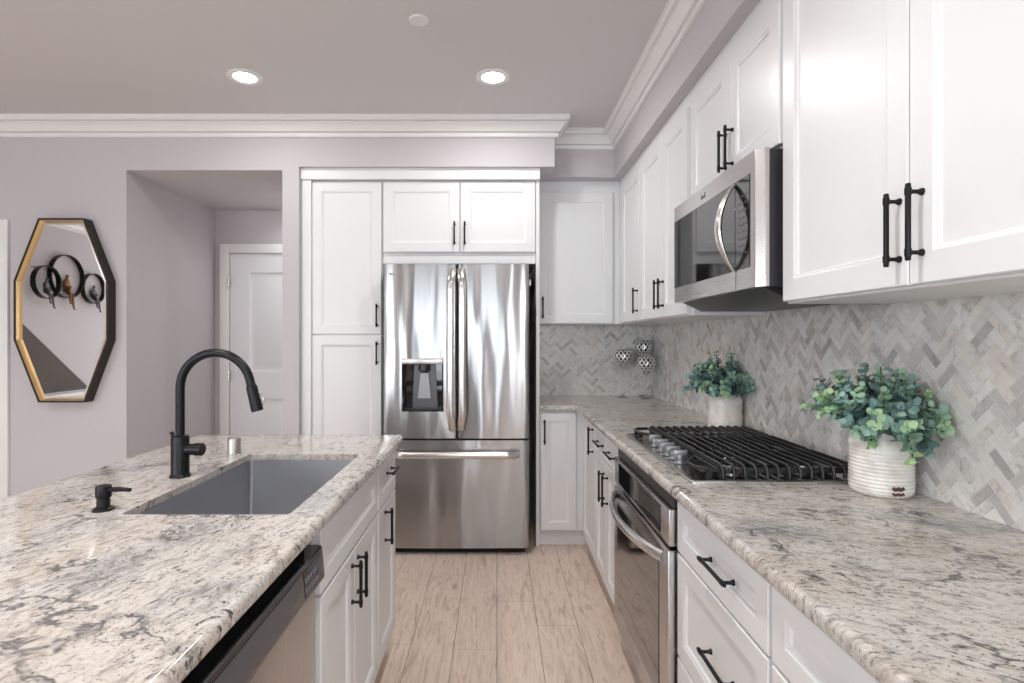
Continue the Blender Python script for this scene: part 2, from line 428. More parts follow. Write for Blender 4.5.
def window_frame(name, fn, u0, u1, v0, v1, mull):
    bm = B(); f = .05
    def bar(a, b, c, d):
        ring_loft(bm, [[fn(a, c, n), fn(b, c, n), fn(b, d, n), fn(a, d, n)] for n in (-.07, .0)])
    bar(u0, u0+f, v0, v1); bar(u1-f, u1, v0, v1); bar(u0+f, u1-f, v1-f, v1); bar(u0+f, u1-f, v0, v0+f)
    for q in mull: bar(q-f/2, q+f/2, v0+f, v1-f)
    struct(name, bm, 'trim')
window_frame('window_1', lambda u, v, n: (u, YF+n, v), -1.2, -.2, 0, 2.15, [-.70])
window_frame('fill_window_4', lambda u, v, n: (u, YF+n, v), .6, 1.1, .9, 2.15, [])  # added opening for the light on the back tiles
window_frame('fill_window_2', lambda u, v, n: (u, YF+n, v), -4.25, -2.55, .85, 2.15, [-3.4])  # unseen window added for ambient fill
window_frame('fill_window_3', lambda u, v, n: (XL+n, u, v), -2.35, -.85, .85, 2.15, [-1.6])  # unseen side window, added to fill the room with light
def curtain(x0, x1, label):  # added drapes, out of view, that shape the bands reflected in the refrigerator
    bm = B(); n = 60; a = []; b = []
    for k in range(n+1):
        x = x0+(x1-x0)*k/n; a.append((x, YF+.07+.022*math.sin(k*.85))); b.append((x, YF+.075+.022*math.sin(k*.85)))
    pl = a+b[::-1]; ring_loft(bm, [[(x, y, .02) for x, y in pl], [(x, y, 2.28) for x, y in pl]])
    props(mesh('curtain', bm, 'curtain'), label, 'curtain', 'added curtains at the door behind the camera')
curtain(-1.52, -1.16, 'added slate curtain left of the glazed door behind the camera, darkening the refrigerator reflection')
curtain(-.24, .02, 'added slate curtain right of the glazed door behind the camera, darkening the refrigerator reflection')
# crown moulding
prof = [(0, 2.602), (.014, 2.602), (.02, 2.606), (.022, 2.624), (.014, 2.626), (.014, 2.630), (.032, 2.633), (.037, 2.643), (.046, 2.657), (.058, 2.669), (.068, 2.675), (.068, 2.679), (.061, 2.681), (.061, 2.685), (.080, 2.688), (.088, 2.697), (.088, CEIL), (0, CEIL)]
path = [(XL, YF), (XL, YW), (.363, YW), (.363, 3.757), (.79, 3.757), (.79, YF)]
bm = B()
path_r = path[::-1]                      # counter-clockwise, room on the left side
rings = []
for o_, z_ in prof:
    q = offset_poly(path_r, [o_]*len(path_r), closed=True)
    rings.append([(p.x, p.y, z_) for p in q])
ring_loft(bm, rings, True, False, False)
ring_loft(bm, [rings[-1], rings[0]], True, False, False)
bmesh.ops.remove_doubles(bm, verts=bm.verts[:], dist=1e-5)
struct('trim_1', bm, 'trim', angle=20)
# hallway door + casing
def panel_door(parent, u0, u1, v0, v1, plane, panels):
    bm = B(); fn = PF('S', plane)
    box(bm, u0, u1, plane+.012, plane+.035, v0, v1)
    # face built as frame strips round the recessed panels
    def strip(a, b, c, d): box(bm, a, b, plane, plane+.012, c, d)
    pa, pb = panels[0][0], panels[0][1]
    strip(u0, pa, v0, v1); strip(pb, u1, v0, v1)
    zs = sorted([(p[2], p[3]) for p in panels]); lo = v0
    for c, d in zs: strip(pa, pb, lo, c); lo = d
    strip(pa, pb, lo, v1)
    for a, b, c, d in panels:
        ring_loft(bm, [rect_ring(fn, a, b, c, d, i, n) for i, n in ((0, -.0005), (.012, -.010), (.03, -.011), (.05, -.004))], cap0=False)
    return mesh('door_panel', bm, 'door', parent)
d1 = thing('door_1', (-1.79, YH, 0), None, None); d1['kind'] = 'structure'
panel_door(d1, -2.197, -1.385, .01, 2.037, YH-.030, [(-2.04, -1.54, 1.065, 1.885), (-2.04, -1.54, .22, .845)])
bm = B()
def casing(bm, x0, x1, plane, z0, z1, sw=.075, right=True, th=.016):
    pr = [(0, 0), (0, th), (sw-.012, th), (sw, th*.6), (sw, 0)]
    box(bm, x0-sw, x0, plane-th, plane, z0, z1+sw, .003)
    if right: box(bm, x1, x1+.028, plane-th, plane, z0, z1+sw, .003)
    box(bm, x0, x1, plane-th, plane, z1, z1+sw, .003)
casing(bm, -2.200, -1.382, YH-.032, .0, 2.040)
mesh('door_frame', bm, 'trim', d1)
for z in (.25, 1.03, 1.80):
    bm = B(); tube(bm, [(-2.199, YH-.052, z-.045), (-2.199, YH-.052, z+.045)], .006, 8); box(bm, -2.206, -2.185, YH-.0505, YH-.048, z-.042, z+.042)
    mesh('hinge', bm, 'handle_steel', d1)
# second door at the very left
d2 = thing('door_2', (-3.58, YW, 0), None, None); d2['kind'] = 'structure'
bm = B(); box(bm, -3.145, -3.07, YW-.02, YW, 0, 2.085, .003); box(bm, -4.08, -4.005, YW-.02, YW, 0, 2.085, .003); box(bm, -4.005, -3.145, YW-.02, YW, 2.01, 2.085, .003)
mesh('door_frame', bm, 'trim', d2)
panel_door(d2, -4.0, -3.15, .01, 2.005, YW-.0355, [(-3.85, -3.30, 1.065, 1.885), (-3.85, -3.30, .22, .845)])
# baseboards
bm = B()
box(bm, -3.068, -2.336, YW-.014, YW, 0, .10, .004); box(bm, -1.353, -1.25, YW-.014, YW, 0, .10, .004)
box(bm, -2.336, -2.322, YW, YH-.05, 0, .10, .004)
struct('baseboard_back', bm, 'trim')

# herringbone backsplash
def herringbone(fn, U0, U1, V0, V1, name, parent, holes=()):
    bm = B(); L, Wt, g = .0735, .0245, .0011
    c45 = math.sqrt(.5); vals = []; tiles = []
    R = int((U1-U0+V1-V0)/Wt)+12
    cu, cv = (U0+U1)/2, (V0+V1)/2
    for j in range(-40, 41):
        for i in range(-R, R):
            ox = i*Wt+j*(L+Wt); oy = i*Wt+j*(Wt-L)
            for (x0, y0, x1, y1) in ((ox, oy, ox+L, oy+Wt), (ox+L, oy+Wt-L, ox+L+Wt, oy+Wt)):
                mx, my = (x0+x1)/2, (y0+y1)/2
                u, v = cu+(mx-my)*c45, cv+(mx+my)*c45
                if U0-.05 < u < U1+.05 and V0-.05 < v < V1+.05:
                    tiles.append([(cu+(a-b)*c45, cv+(a+b)*c45) for a, b in ((x0+g, y0+g), (x1-g, y0+g), (x1-g, y1-g), (x0+g, y1-g))])
    def clip(poly, f):
        out = []
        for i in range(len(poly)):
            a, b = poly[i-1], poly[i]; fa, fb = f(a), f(b)
            if (fa >= 0) != (fb >= 0): s = fa/(fa-fb); out.append((a[0]+(b[0]-a[0])*s, a[1]+(b[1]-a[1])*s))
            if fb >= 0: out.append(b)
        return out
    for tl in tiles:
        p = tl
        for f in (lambda q: q[0]-U0, lambda q: U1-q[0], lambda q: q[1]-V0, lambda q: V1-q[1]):
            if p: p = clip(p, f)
        if len(p) < 3: continue
        A = abs(sum(p[i-1][0]*p[i][1]-p[i][0]*p[i-1][1] for i in range(len(p))))/2
        if A < 1e-5: continue
        q_ = .06+.88*random.random(); r_ = (q_, q_, q_)
        n0 = len(bm.faces)
        cx_ = sum(q[0] for q in p)/len(p); cy_ = sum(q[1] for q in p)/len(p)
        top = [(cx_+(a-cx_)*.985, cy_+(b-cy_)*.985) for a, b in p]
        ring_loft(bm, [[fn(a, b, .0035) for a, b in p], [fn(a, b, .0065) for a, b in p], [fn(a, b, .0072) for a, b in top]], cap0=False)
        vals += [r_]*(len(bm.faces)-n0)
    n0 = len(bm.faces)
    ring_loft(bm, [[fn(U0, V0, n), fn(U1, V0, n), fn(U1, V1, n), fn(U0, V1, n)] for n in (0.0, .0055)], mi=1)
    vals += [(0, 0, 0)]*(len(bm.faces)-n0)
    o = mesh(name, bm, ['tile', 'grout'], parent, smooth=False); face_attr(o, 'tile', vals); return o
herringbone(PF('W', XR), -.2, YB-.008, .915, 1.60, 'tile_backsplash', wr)
herringbone(PF('S', YB), .27, XR-.008, .915, 1.60, 'tile_backsplash', wb)

# ================================================================== CABINETS
def carcass(bm, x0, x1, y0, y1, z0, z1, t_=.018):
    box(bm, x0, x0+t_, y0, y1, z0, z1); box(bm, x1-t_, x1, y0, y1, z0, z1)
    box(bm, x0+t_, x1-t_, y0, y0+t_, z0, z1); box(bm, x0+t_, x1-t_, y1-t_, y1, z0, z1)
    box(bm, x0+t_, x1-t_, y0+t_, y1-t_, z0, z0+t_)
GB = 'white base cabinets'; GU = 'white wall cabinets'
FB = .535        # right base run: door front plane (x)
FU = .825        # right wall run: door front plane (x)
# ---- right base run
def base_right(name, y0, y1, label, spec, cat='cabinet'):
    t_ = thing(name, (.82, (y0+y1)/2, 0), label, cat, None)
    bm = B(); carcass(bm, FB+TH+.0005, XR, y0, y1, .105, .878)
    mesh('cabinet_body', bm, 'white', t_)
    bm = B(); box(bm, FB+.085, FB+.10, y0, y1, 0, .105); mesh('toe_kick', bm, 'white', t_)
    for s in spec:
        kind, a, b, c, d = s[:5]
        o = shaker(t_, 'W', FB, a, b, c, d, .05 if kind == 'drawer' else .055, kind)
        if kind == 'drawer':
            pull(o, 'W', FB, s[5] if len(s) > 5 else (a+b)/2, (c+d)/2 if len(s) < 7 else s[6], .165, False)
        else:
            pull(o, 'W', FB, s[5], s[6], .155, True)
    return t_
base_right('drawer_cabinet', .50, 1.098, 'white drawer cabinet nearest the camera under the right counter', [('drawer', .52, 1.092, .708, .862), ('drawer', .52, 1.092, .40, .70), ('drawer', .52, 1.092, .115, .392)])
base_right('drawer_cabinet', 1.10, 1.672, 'white three drawer cabinet directly beside the built in oven', [('drawer', 1.107, 1.662, .708, .862, 1.33), ('drawer', 1.107, 1.662, .40, .70, 1.33, .555), ('drawer', 1.107, 1.662, .115, .392, 1.33)])
base_right('base_cabinet', 2.452, 3.05, 'white base cabinet with two drawers over two doors beyond the oven',
           [('drawer', 2.462, 2.75, .73, .862, 2.59), ('drawer', 2.756, 3.043, .73, .862, 2.885),
            ('door', 2.462, 2.75, .115, .722, 2.70, .602), ('door', 2.756, 3.043, .115, .722, 2.79, .602)])
base_right('corner_cabinet', 3.052, 3.59, 'narrow white single door base cabinet at the inner corner of the right run', [('door', 3.06, 3.50, .115, .862, 3.11, .77)])
# ---- back base corner cabinet
t_ = thing('base_cabinet', (.42, 3.9, 0), 'white single door base cabinet between the refrigerator and the corner', 'cabinet')
bm = B(); carcass(bm, .276, FB+TH, 3.592, YB, .105, .878); mesh('cabinet_body', bm, 'white', t_)
bm = B(); box(bm, .276, FB+.084, 3.64, 3.655, 0, .105); mesh('toe_kick', bm, 'white', t_)
o = shaker(t_, 'S', 3.57, .281, .505, .115, .862, .05); pull(o, 'S', 3.57, .302, .745, .155)
# ---- right wall cabinets
ZU0, ZU1 = 1.437, 2.343
def upper_right(name, y0, y1, z0, label, doors):
    t_ = thing(name, (XR-.1, (y0+y1)/2, z0), label, 'cabinet')
    bm = B(); box(bm, FU+TH+.0005, XR, y0, y1, z0, SOF, .0015, 1); mesh('cabinet_body', bm, 'white', t_)
    for a, b, h, hz in doors:
        o = shaker(t_, 'W', FU, a, b, z0+.006, ZU1, .06); pull(o, 'W', FU, h, hz, .15)
    return t_
upper_right('wall_cabinet', .62, 1.628, ZU0, 'large white two door wall cabinet nearest the camera, right of the microwave', [(.63, 1.121, 1.086, 1.562), (1.125, 1.618, 1.147, 1.557)])
upper_right('wall_cabinet', 1.63, 2.394, 1.902, 'short white two door wall cabinet directly above the microwave', [(1.638, 1.996, 1.958, 2.008), (2.0, 2.388, 2.014, 2.008)])
upper_right('wall_cabinet', 2.396, 3.24, ZU0, 'tall white two door wall cabinet just beyond the microwave', [(2.437, 2.81, 2.775, 1.56), (2.814, 3.232, 2.845, 1.56)])
upper_right('wall_cabinet', 3.242, YB, ZU0, 'narrow white single door wall cabinet in the right run beside the corner', [(3.25, 3.72, 3.285, 1.56)])
t_ = thing('wall_cabinet', (.56, YB-.1, ZU0), 'white single door wall cabinet on the back wall beside the refrigerator', 'cabinet')
bm = B(); box(bm, .276, FU+TH, 3.862, YB, ZU0, SOF, .0015, 1); mesh('cabinet_body', bm, 'white', t_)
o = shaker(t_, 'S', 3.84, .283, .795, ZU0+.006, ZU1, .06); pull(o, 'S', 3.84, .313, 1.55, .15)
# ---- pantry + fridge surround
YC = 3.59
t_ = thing('pantry_cabinet', (-.99, 3.9, 0), 'tall white two door pantry cabinet left of the refrigerator', 'cabinet')
bm = B(); box(bm, -1.249, -.737, YC+TH, YB, .10, 2.352, .0015, 1); box(bm, -1.249, -.737, YC+.08, YB, 0, .10); mesh('cabinet_body', bm, 'white', t_)
bm = B(); box(bm, -1.249, -.736, YC-.030, YB, 2.352, SOF); mesh('top_rail', bm, 'white', t_)
bm = B(); box(bm, -1.2492, -1.1865, 3.572, YC+TH-.0005, .0, 2.3515, .002, 1); mesh('side_stile', bm, 'white', t_)
o = shaker(t_, 'S', YC, -1.186, -.742, 1.367, 2.345, .06); pull(o, 'S', YC, -.768, 1.485, .15)
o = shaker(t_, 'S', YC, -1.186, -.742, .115, 1.359, .06); pull(o, 'S', YC, -.768, 1.245, .15)
t_ = thing('fridge_cabinet', (-.23, 3.9, 0), 'white two door cabinet and side panel built around the refrigerator', 'cabinet')
bm = B(); box(bm, -.735, .249, YC+TH, YB, 1.82, 2.352, .0015, 1); mesh('cabinet_body', bm, 'white', t_)
bm = B(); box(bm, -.736, .2735, YC-.030, YB, 2.352, SOF); mesh('top_rail', bm, 'white', t_)
bm = B(); box(bm, .25, .2735, YC, YB, 0, 2.3515, .002, 1); mesh('side_panel', bm, 'white', t_)
o = shaker(t_, 'S', YC, -.730, -.241, 1.893, 2.345, .06); pull(o, 'S', YC, -.272, 2.01, .15)
o = shaker(t_, 'S', YC, -.234, .246, 1.893, 2.345, .06); pull(o, 'S', YC, -.206, 2.01, .15)

# ---- island
FI = -.435
def island_cab(name, y0, y1, label, spec):
    t_ = thing(name, (-.72, (y0+y1)/2, 0), label, 'cabinet')
    bm = B(); carcass(bm, -1.02, FI-TH-.0005, y0, y1, .105, .878 if name != 'sink_cabinet' else .655)
    if name == 'sink_cabinet': box(bm, FI-TH-.0185, FI-TH-.0005, y0, y1, .655, .878)
    mesh('cabinet_body', bm, 'white', t_)
    bm = B(); box(bm, FI-.095, FI-.08, y0, y1, 0, .105); mesh('toe_kick', bm, 'white', t_)
    for s in spec:
        kind, a, b, c, d = s[:5]
        o = shaker(t_, 'E', FI, a, b, c, d, .05, kind)
        if len(s) > 5: pull(o, 'E', FI, s[5], s[6], .14 if kind == 'door' else .12, kind == 'door')
island_cab('sink_cabinet', 1.378, 2.050, 'white island sink cabinet with false drawer front over two doors', [('drawer_front', 1.386, 2.044, .702, .866), ('door', 1.386, 1.708, .115, .693, 1.675, .602), ('door', 1.714, 2.044, .115, .693, 1.745, .602)])
island_cab('island_cabinet', 2.052, 2.41, 'narrow white island cabinet with one drawer over one door at the far end', [('drawer', 2.060, 2.400, .702, .866, 2.25, .806), ('door', 2.060, 2.400, .115, .693, 2.17, .61)])
t_ = thing('kitchen_island', (-1.16, 1.0, 0), 'white panelled back half of the kitchen island', 'island')
bm = B(); box(bm, -1.25, -1.022, -.40, 2.41, .0, .878, .002, 1); box(bm, -1.02, -.455, -.40, -.38, 0, .878); mesh('back_panel', bm, 'white', t_)
# filler cabinet beside the dishwasher, under the near end of the island
island_cab('island_cabinet', -.375, .758, 'white island base cabinet under the nearest end of the granite top', [('door', -.36, .19, .115, .866, .15, .6), ('door', .196, .75, .115, .866, .24, .6)])

# ================================================================== COUNTERTOPS
bm = B(); ZT = .915; ZB = .8785
xl, xr_, yn, yf = -1.31, -.412, -.45, 2.470
rc = .02
out = arc(xr_-rc, yf-rc, rc, 0, PI/2)+arc(xl+rc, yf-rc, rc, PI/2, PI)+arc(xl+rc, yn+rc, rc, PI, 1.5*PI)+arc(xr_-rc, yn+rc, rc, 1.5*PI, 2*PI)
sx0, sx1, sy0, sy1, sr = -.902, -.498, 1.34, 2.04, .012
hole = arc(sx1-sr, sy1-sr, sr, 0, PI/2, 4)+arc(sx0+sr, sy1-sr, sr, PI/2, PI, 4)+arc(sx0+sr, sy0+sr, sr, PI, 1.5*PI, 4)+arc(sx1-sr, sy0+sr, sr, 1.5*PI, 2*PI, 4)
slab(bm, out, [1]*len(out), [hole], ZB, ZT, .014)
props(mesh('island_countertop', bm, 'granite_island', loc=(-.8, 1.0, ZB)), 'speckled beige and grey granite countertop on the kitchen island around the sink', 'countertop')
bm = B()
xe, ye = .500, 3.537
out = [(xe, 0.0), (XR-.008, 0.0), (XR-.008, YB-.008), (.2745, YB-.008), (.2745, ye)]+arc(xe-.03, ye-.03, .03, PI/2, PI/2, 1)[:0]+[(xe-.04, ye), (xe-.012, ye-.012), (xe, ye-.04)]
exps = [1, 0, 0, 0, 1, 1, 1, 1]
slab(bm, out, exps, [], ZB, ZT, .014)
props(mesh('countertop', bm, 'granite', loc=(.8, 2.0, ZB)), 'L shaped speckled granite countertop running along the tiled right wall under the cooktop', 'countertop')

# ================================================================== SINK + FITTINGS
t_ = thing('kitchen_sink', (-.7, 1.69, .64), 'rectangular brushed steel undermount sink set in the island', 'sink')
bm = B(); a0, a1, b0, b1, zz0, zz1, e = -.899, -.501, 1.343, 2.037, .665, .8955, .003
def rr(x0, x1, y0, y1, r, z, n=5):
    return [(x, y, z) for x, y in arc(x1-r, y1-r, r, 0, PI/2, n)+arc(x0+r, y1-r, r, PI/2, PI, n)+arc(x0+r, y0+r, r, PI, 1.5*PI, n)+arc(x1-r, y0+r, r, 1.5*PI, 2*PI, n)]
ring_loft(bm, [rr(a0-.0022, a1+.0022, b0-.0022, b1+.0022, .013, zz1-.02), rr(a0-.0022, a1+.0022, b0-.0022, b1+.0022, .013, zz1), rr(a0, a1, b0, b1, .012, zz1), rr(a0, a1, b0, b1, .012, zz0+.015),
               rr(a0+.004, a1-.004, b0+.004, b1-.004, .012, zz0+.006), rr(a0+.015, a1-.015, b0+.015, b1-.015, .012, zz0), rr(-.76, -.64, 1.63, 1.75, .04, zz0-.004)], cap0=False)
mesh('basin', bm, 'sink_steel', t_)
bm = B(); lathe(bm, [(.045, .0), (.045, .003), (.038, .004), (.032, -.002), (.012, -.002), (.010, .006), (.002, .008)], (-.70, 1.69, zz0-.003), 24, cap0=False); mesh('drain', bm, 'chrome', t_)
# faucet
fx, fy = -.968, 1.711
t_ = thing('kitchen_faucet', (fx, fy, ZT), 'matte black gooseneck pull down faucet on the island behind the sink', 'faucet')
bm = B(); lathe(bm, [(.030, 0), (.030, .004), (.0265, .008), (.0258, .012), (.0258, .118), (.0245, .124), (.014, .126)], (fx, fy, ZT), 28); mesh('faucet_body', bm, 'faucet', t_)
R_ = .108; zc = ZT+.27
pts = [(fx, fy, ZT+.12), (fx, fy, ZT+.20)]
for k in range(0, 19):
    a = PI-(PI-.24)*k/18; pts.append((fx+R_+R_*math.cos(a), fy, zc+R_*math.sin(a)))
a = .24; ex, ez = pts[-1][0], pts[-1][2]; dx, dz = math.sin(a), -math.cos(a)
pts.append((ex+dx*.02, fy, ez+dz*.02))
bm = B(); tube(bm, pts, .0132, 16); mesh('spout', bm, 'faucet', t_)
bm = B(); hp = [(ex+dx*s, fy, ez+dz*s) for s in (.018, .020, .030, .09, .097, .099)]
tube(bm, hp, [.0135, .0160, .0165, .0178, .0178, .014], 18); mesh('spray_head', bm, 'faucet', t_)
bm = B(); s0 = .040; tube(bm, [(ex+dx*s0+.0165, fy, ez+dz*s0), (ex+dx*s0+.026, fy, ez+dz*(s0+.004)), (ex+dx*(s0+.035)+.026, fy, ez+dz*(s0+.035)), (ex+dx*(s0+.04)+.017, fy, ez+dz*(s0+.04))], .0028, 8); mesh('spray_button', bm, 'handle_steel', t_)
bm = B(); tube(bm, [(fx+.02, fy, ZT+.083), (fx+.045, fy, ZT+.083), (fx+.046, fy, ZT+.083), (fx+.068, fy, ZT+.083), (fx+.071, fy, ZT+.083)], [.0175, .0175, .0195, .0195, .016], 20)
mesh('lever_handle', bm, 'faucet', t_)
bm = B(); tube(bm, [(fx-.018, fy-.005, ZT+.122), (fx-.024, fy-.005, ZT+.137)], [.005, .0062], 8); mesh('touch_clip', bm, 'faucet', t_)
# soap dispenser
dx_, dy_ = -.967, 1.376
t_ = thing('soap_dispenser', (dx_, dy_, ZT), 'small matte black soap dispenser with short spout on the island', 'soap dispenser')
bm = B(); lathe(bm, [(.024, 0), (.024, .004), (.020, .007), (.0145, .008), (.0145, .03), (.017, .032), (.0175, .034), (.0175, .056), (.0165, .060), (.004, .061)], (dx_, dy_, ZT), 24); mesh('pump_body', bm, 'faucet', t_)
bm = B(); tube(bm, [(dx_+.012, dy_, ZT+.050), (dx_+.04, dy_, ZT+.051), (dx_+.066, dy_, ZT+.049)], [.0065, .0055, .0045], 12, flat=1.4); mesh('spout', bm, 'faucet', t_)
# air gap
bm = B(); lathe(bm, [(.025, 0), (.025, .002), (.0225, .004), (.0225, .058), (.021, .061), (.004, .062)], (-.953, 2.03, ZT), 28)
props(mesh('air_gap_cap', bm, 'capsteel', loc=(-.953, 2.03, ZT)), 'short brushed steel cylinder cap on the island beside the far sink corner', 'air gap')

# ================================================================== DISHWASHER
t_ = thing('dishwasher', (-.73, 1.07, 0), 'stainless dishwasher with glossy black control panel in the island', 'dishwasher')
DY0, DY1 = .765, 1.370
bm = B(); box(bm, -1.0, FI-.03, DY0, DY1-.05, .10, .868); box(bm, FI-.05, FI-.0355, DY1-.05, DY1, .10, .868); mesh('tub', bm, 'gap', t_)
bm = B(); box(bm, FI-.035, FI-.008, DY0, DY1, .115, .728, .006, 3); mesh('door', bm, 'steelz', t_)
fn = lambda u, v, n: (u, n, v)
bm = B(); pr = [(FI-.034, .729), (FI-.008, .729), (FI-.002, .733), (FI+.012, .752), (FI+.0135, .758), (FI+.007, .826), (FI+.003, .831), (FI-.034, .832)]
prism(bm, pr, fn, DY0, DY1); cp = mesh('control_panel', bm, 'blackglass', t_, angle=25)
# wavy pocket grip
def onface(y, z, n): return (FI+.0135-(z-.758)*.0956+n, y, z)
bm = B(); up, lo = [], []
for k in range(25):
    s = k/24; y = .79+.42*s; c_ = math.sin(PI*min(1, max(0, s)))
    up.append((y, .818)); lo.append((y, .762+.030*(.5+.5*math.cos(s*4*PI))*(.3+.7*abs(2*s-1))))
ring_loft(bm, [[onface(y, z, n) for y, z in up+lo[::-1]] for n in (.0002, .0022)])
mesh('pocket_grip', bm, 'grip', cp)
bm = B(); ring_loft(bm, [[onface(y, z, n) for y, z in ((1.235, .762), (1.352, .762), (1.352, .820), (1.235, .820))] for n in (.0002, .001)]); dp = mesh('display', bm, 'blackglass', cp)
bm = B()
for k in range(6):
    y = 1.238+.017*k
    for z in (.775, .797): ring_loft(bm, [[onface(a, b, n) for a, b in ((y, z-.004), (y+.010, z-.004), (y+.010, z+.006), (y, z+.006))] for n in (.0011, .0015)])
mesh('button_legends', bm, 'legend', cp)
bm = B(); ring_loft(bm, [[onface(y, z, n) for y, z in ((1.325, .772), (1.350, .772), (1.350, .815), (1.325, .815))] for n in (.0011, .0016)]); mesh('screen', bm, 'screen', cp)
bm = B(); box(bm, FI-.06, FI-.05, DY0, DY1, 0, .10); mesh('toe_panel', bm, 'gap', t_)
def badge(parent, fn, u, v, w_, h, mt='greylegend', n=.0006):
    """illegible scrap of script like the maker's mark in the photo"""
    bm = B(); k = 7
    for i in range(k):
        a = u+w_*i/k; hh = h*(1.0 if i in (0, 1, 5) else .55)
        ring_loft(bm, [[fn(x, z, q) for x, z in ((a, v), (a+w_/k*.45, v), (a+w_/k*.62, v+hh), (a+w_/k*.17, v+hh))] for q in (.0001, n)])
    return mesh('badge', bm, mt, parent)

# ================================================================== OVEN
OY0, OY1 = 1.678, 2.447; OX = .515
t_ = thing('wall_oven', (.82, 2.06, .0), 'stainless built in oven with smoked glass door under the cooktop', 'oven')
bm = B(); box(bm, FB+.012, 1.10, OY0+.012, OY1-.012, .105, .845); mesh('oven_body', bm, 'gap', t_)
bm = B(); box(bm, FB+.085, FB+.1, OY0-.004, OY1+.003, 0, .104); mesh('toe_panel', bm, 'white', t_)
bm = B(); box(bm, FB-.006, FB+.02, OY0, OY1, .826, .8765, .002, 1); mesh('top_vent', bm, 'darkplastic', t_)
bm = B(); box(bm, OX, FB+.012, OY0, OY1, .712, .824, .003, 2); cp = mesh('control_panel', bm, 'steel', t_)
bm = B(); box(bm, OX-.0025, OX-.0002, OY0+.085, OY1-.085, .727, .812, .001, 1); mesh('display_glass', bm, 'blackglass', cp)
bm = B(); box(bm, OX-.003, FB+.012, OY0, OY1, .115, .700, .004, 2); dr = mesh('door', bm, 'steel', t_)
bm = B(); box(bm, OX-.0055, OX-.0032, OY0+.09, OY1-.06, .205, .640, .001, 1); mesh('glass_window', bm, 'ovenglass', dr)
bm = B(); pts = []
for k in range(21):
    s = k/20; y = OY0+.035+(OY1-OY0-.07)*s; bow = math.sin(PI*s)**.75*.062; pts.append((OX-.006-bow, y, .668))
tube(bm, pts, [.012]*21, 12, flat=1.45, up=(1, 0, 0)); mesh('handle', bm, 'handle_steel', dr)
badge(dr, PF('W', OX-.003), 2.03, .155, .05, .014)
bm = B(); box(bm, OX+.002, FB+.02, OY0, OY1, .105, .113); mesh('bottom_trim', bm, 'steel', t_)

# ================================================================== COOKTOP
CX0, CX1, CY0, CY1 = .562, 1.075, 1.615, 2.44
t_ = thing('gas_cooktop', (.82, 2.03, ZT), 'stainless gas cooktop with black cast iron grates set in the right counter', 'cooktop')
bm = B(); z0 = ZT+.0005
ring_loft(bm, [rr(CX0, CX1, CY0, CY1, .012, z0), rr(CX0, CX1, CY0, CY1, .012, z0+.007), rr(CX0+.003, CX1-.003, CY0+.003, CY1-.003, .011, z0+.010), rr(CX0+.016, CX1-.016, CY0+.016, CY1-.016, .01, z0+.010), rr(CX0+.022, CX1-.022, CY0+.022, CY1-.022, .01, z0+.003)])
mesh('tray', bm, 'steel', t_)
bm = B(); ring_loft(bm, [rr(CX0+.09, CX1-.025, CY0+.025, CY1-.025, .012, z0+.0032), rr(CX0+.092, CX1-.027, CY0+.027, CY1-.027, .012, z0+.006)]); mesh('burner_pan', bm, 'blackglass', t_)
for bx_, by_, br in ((.75, 1.78, .04), (.97, 1.78, .034), (.86, 2.03, .055), (.75, 2.28, .034), (.97, 2.28, .045)):
    bm = B(); lathe(bm, [(br+.012, 0), (br+.012, .003), (br, .005), (br*.95, .014), (br*.9, .016)], (bx_, by_, z0+.006), 24); bu = mesh('burner', bm, 'steel', t_)
    bm = B(); lathe(bm, [(br*.86, 0), (br*.9, .004), (br*.84, .009), (br*.2, .011)], (bx_, by_, z0+.0225), 24); mesh('burner_cap', bm, 'iron', bu)
# grates: three castings, bars along y
GT = ZT+.045
def grate(ya, yb, first, last):
    bm = B(); xs = [.665+.0325*i for i in range(13)]
    for i, x in enumerate(xs):
        pts = []
        if last: pts += [(x, yb, z0+.008), (x, yb, GT-.016), (x, yb-.006, GT-.005)]
        else: pts += [(x, yb, GT-.004)]
        pts += [(x, yb-.02, GT), (x, (ya+yb)/2, GT), (x, ya+.02, GT)]
        if first: pts += [(x, ya+.006, GT-.005), (x, ya, GT-.016), (x, ya, z0+.010)]
        else: pts += [(x, ya, GT-.004)]
        tube(bm, pts, .0058, 6, flat=.85)
    for y in (ya+.012, yb-.012): box(bm, xs[0]-.006, xs[-1]+.006, y-.006, y+.006, GT-.022, GT-.006, .002, 1)
    box(bm, xs[0]-.006, xs[0]+.006, ya, yb, GT-.022, GT-.003, .002, 1); box(bm, xs[-1]-.006, xs[-1]+.006, ya, yb, GT-.022, GT-.003, .002, 1)
    for x in (xs[0], xs[-1], xs[6]):
        for y in (ya+.012, yb-.012): box(bm, x-.008, x+.008, y-.008, y+.008, z0+.0035, GT-.018)
    mesh('grate', bm, 'iron', t_)
grate(CY0+.03, 1.893, True, False); grate(1.896, 2.164, False, False); grate(2.167, CY1-.02, False, True)
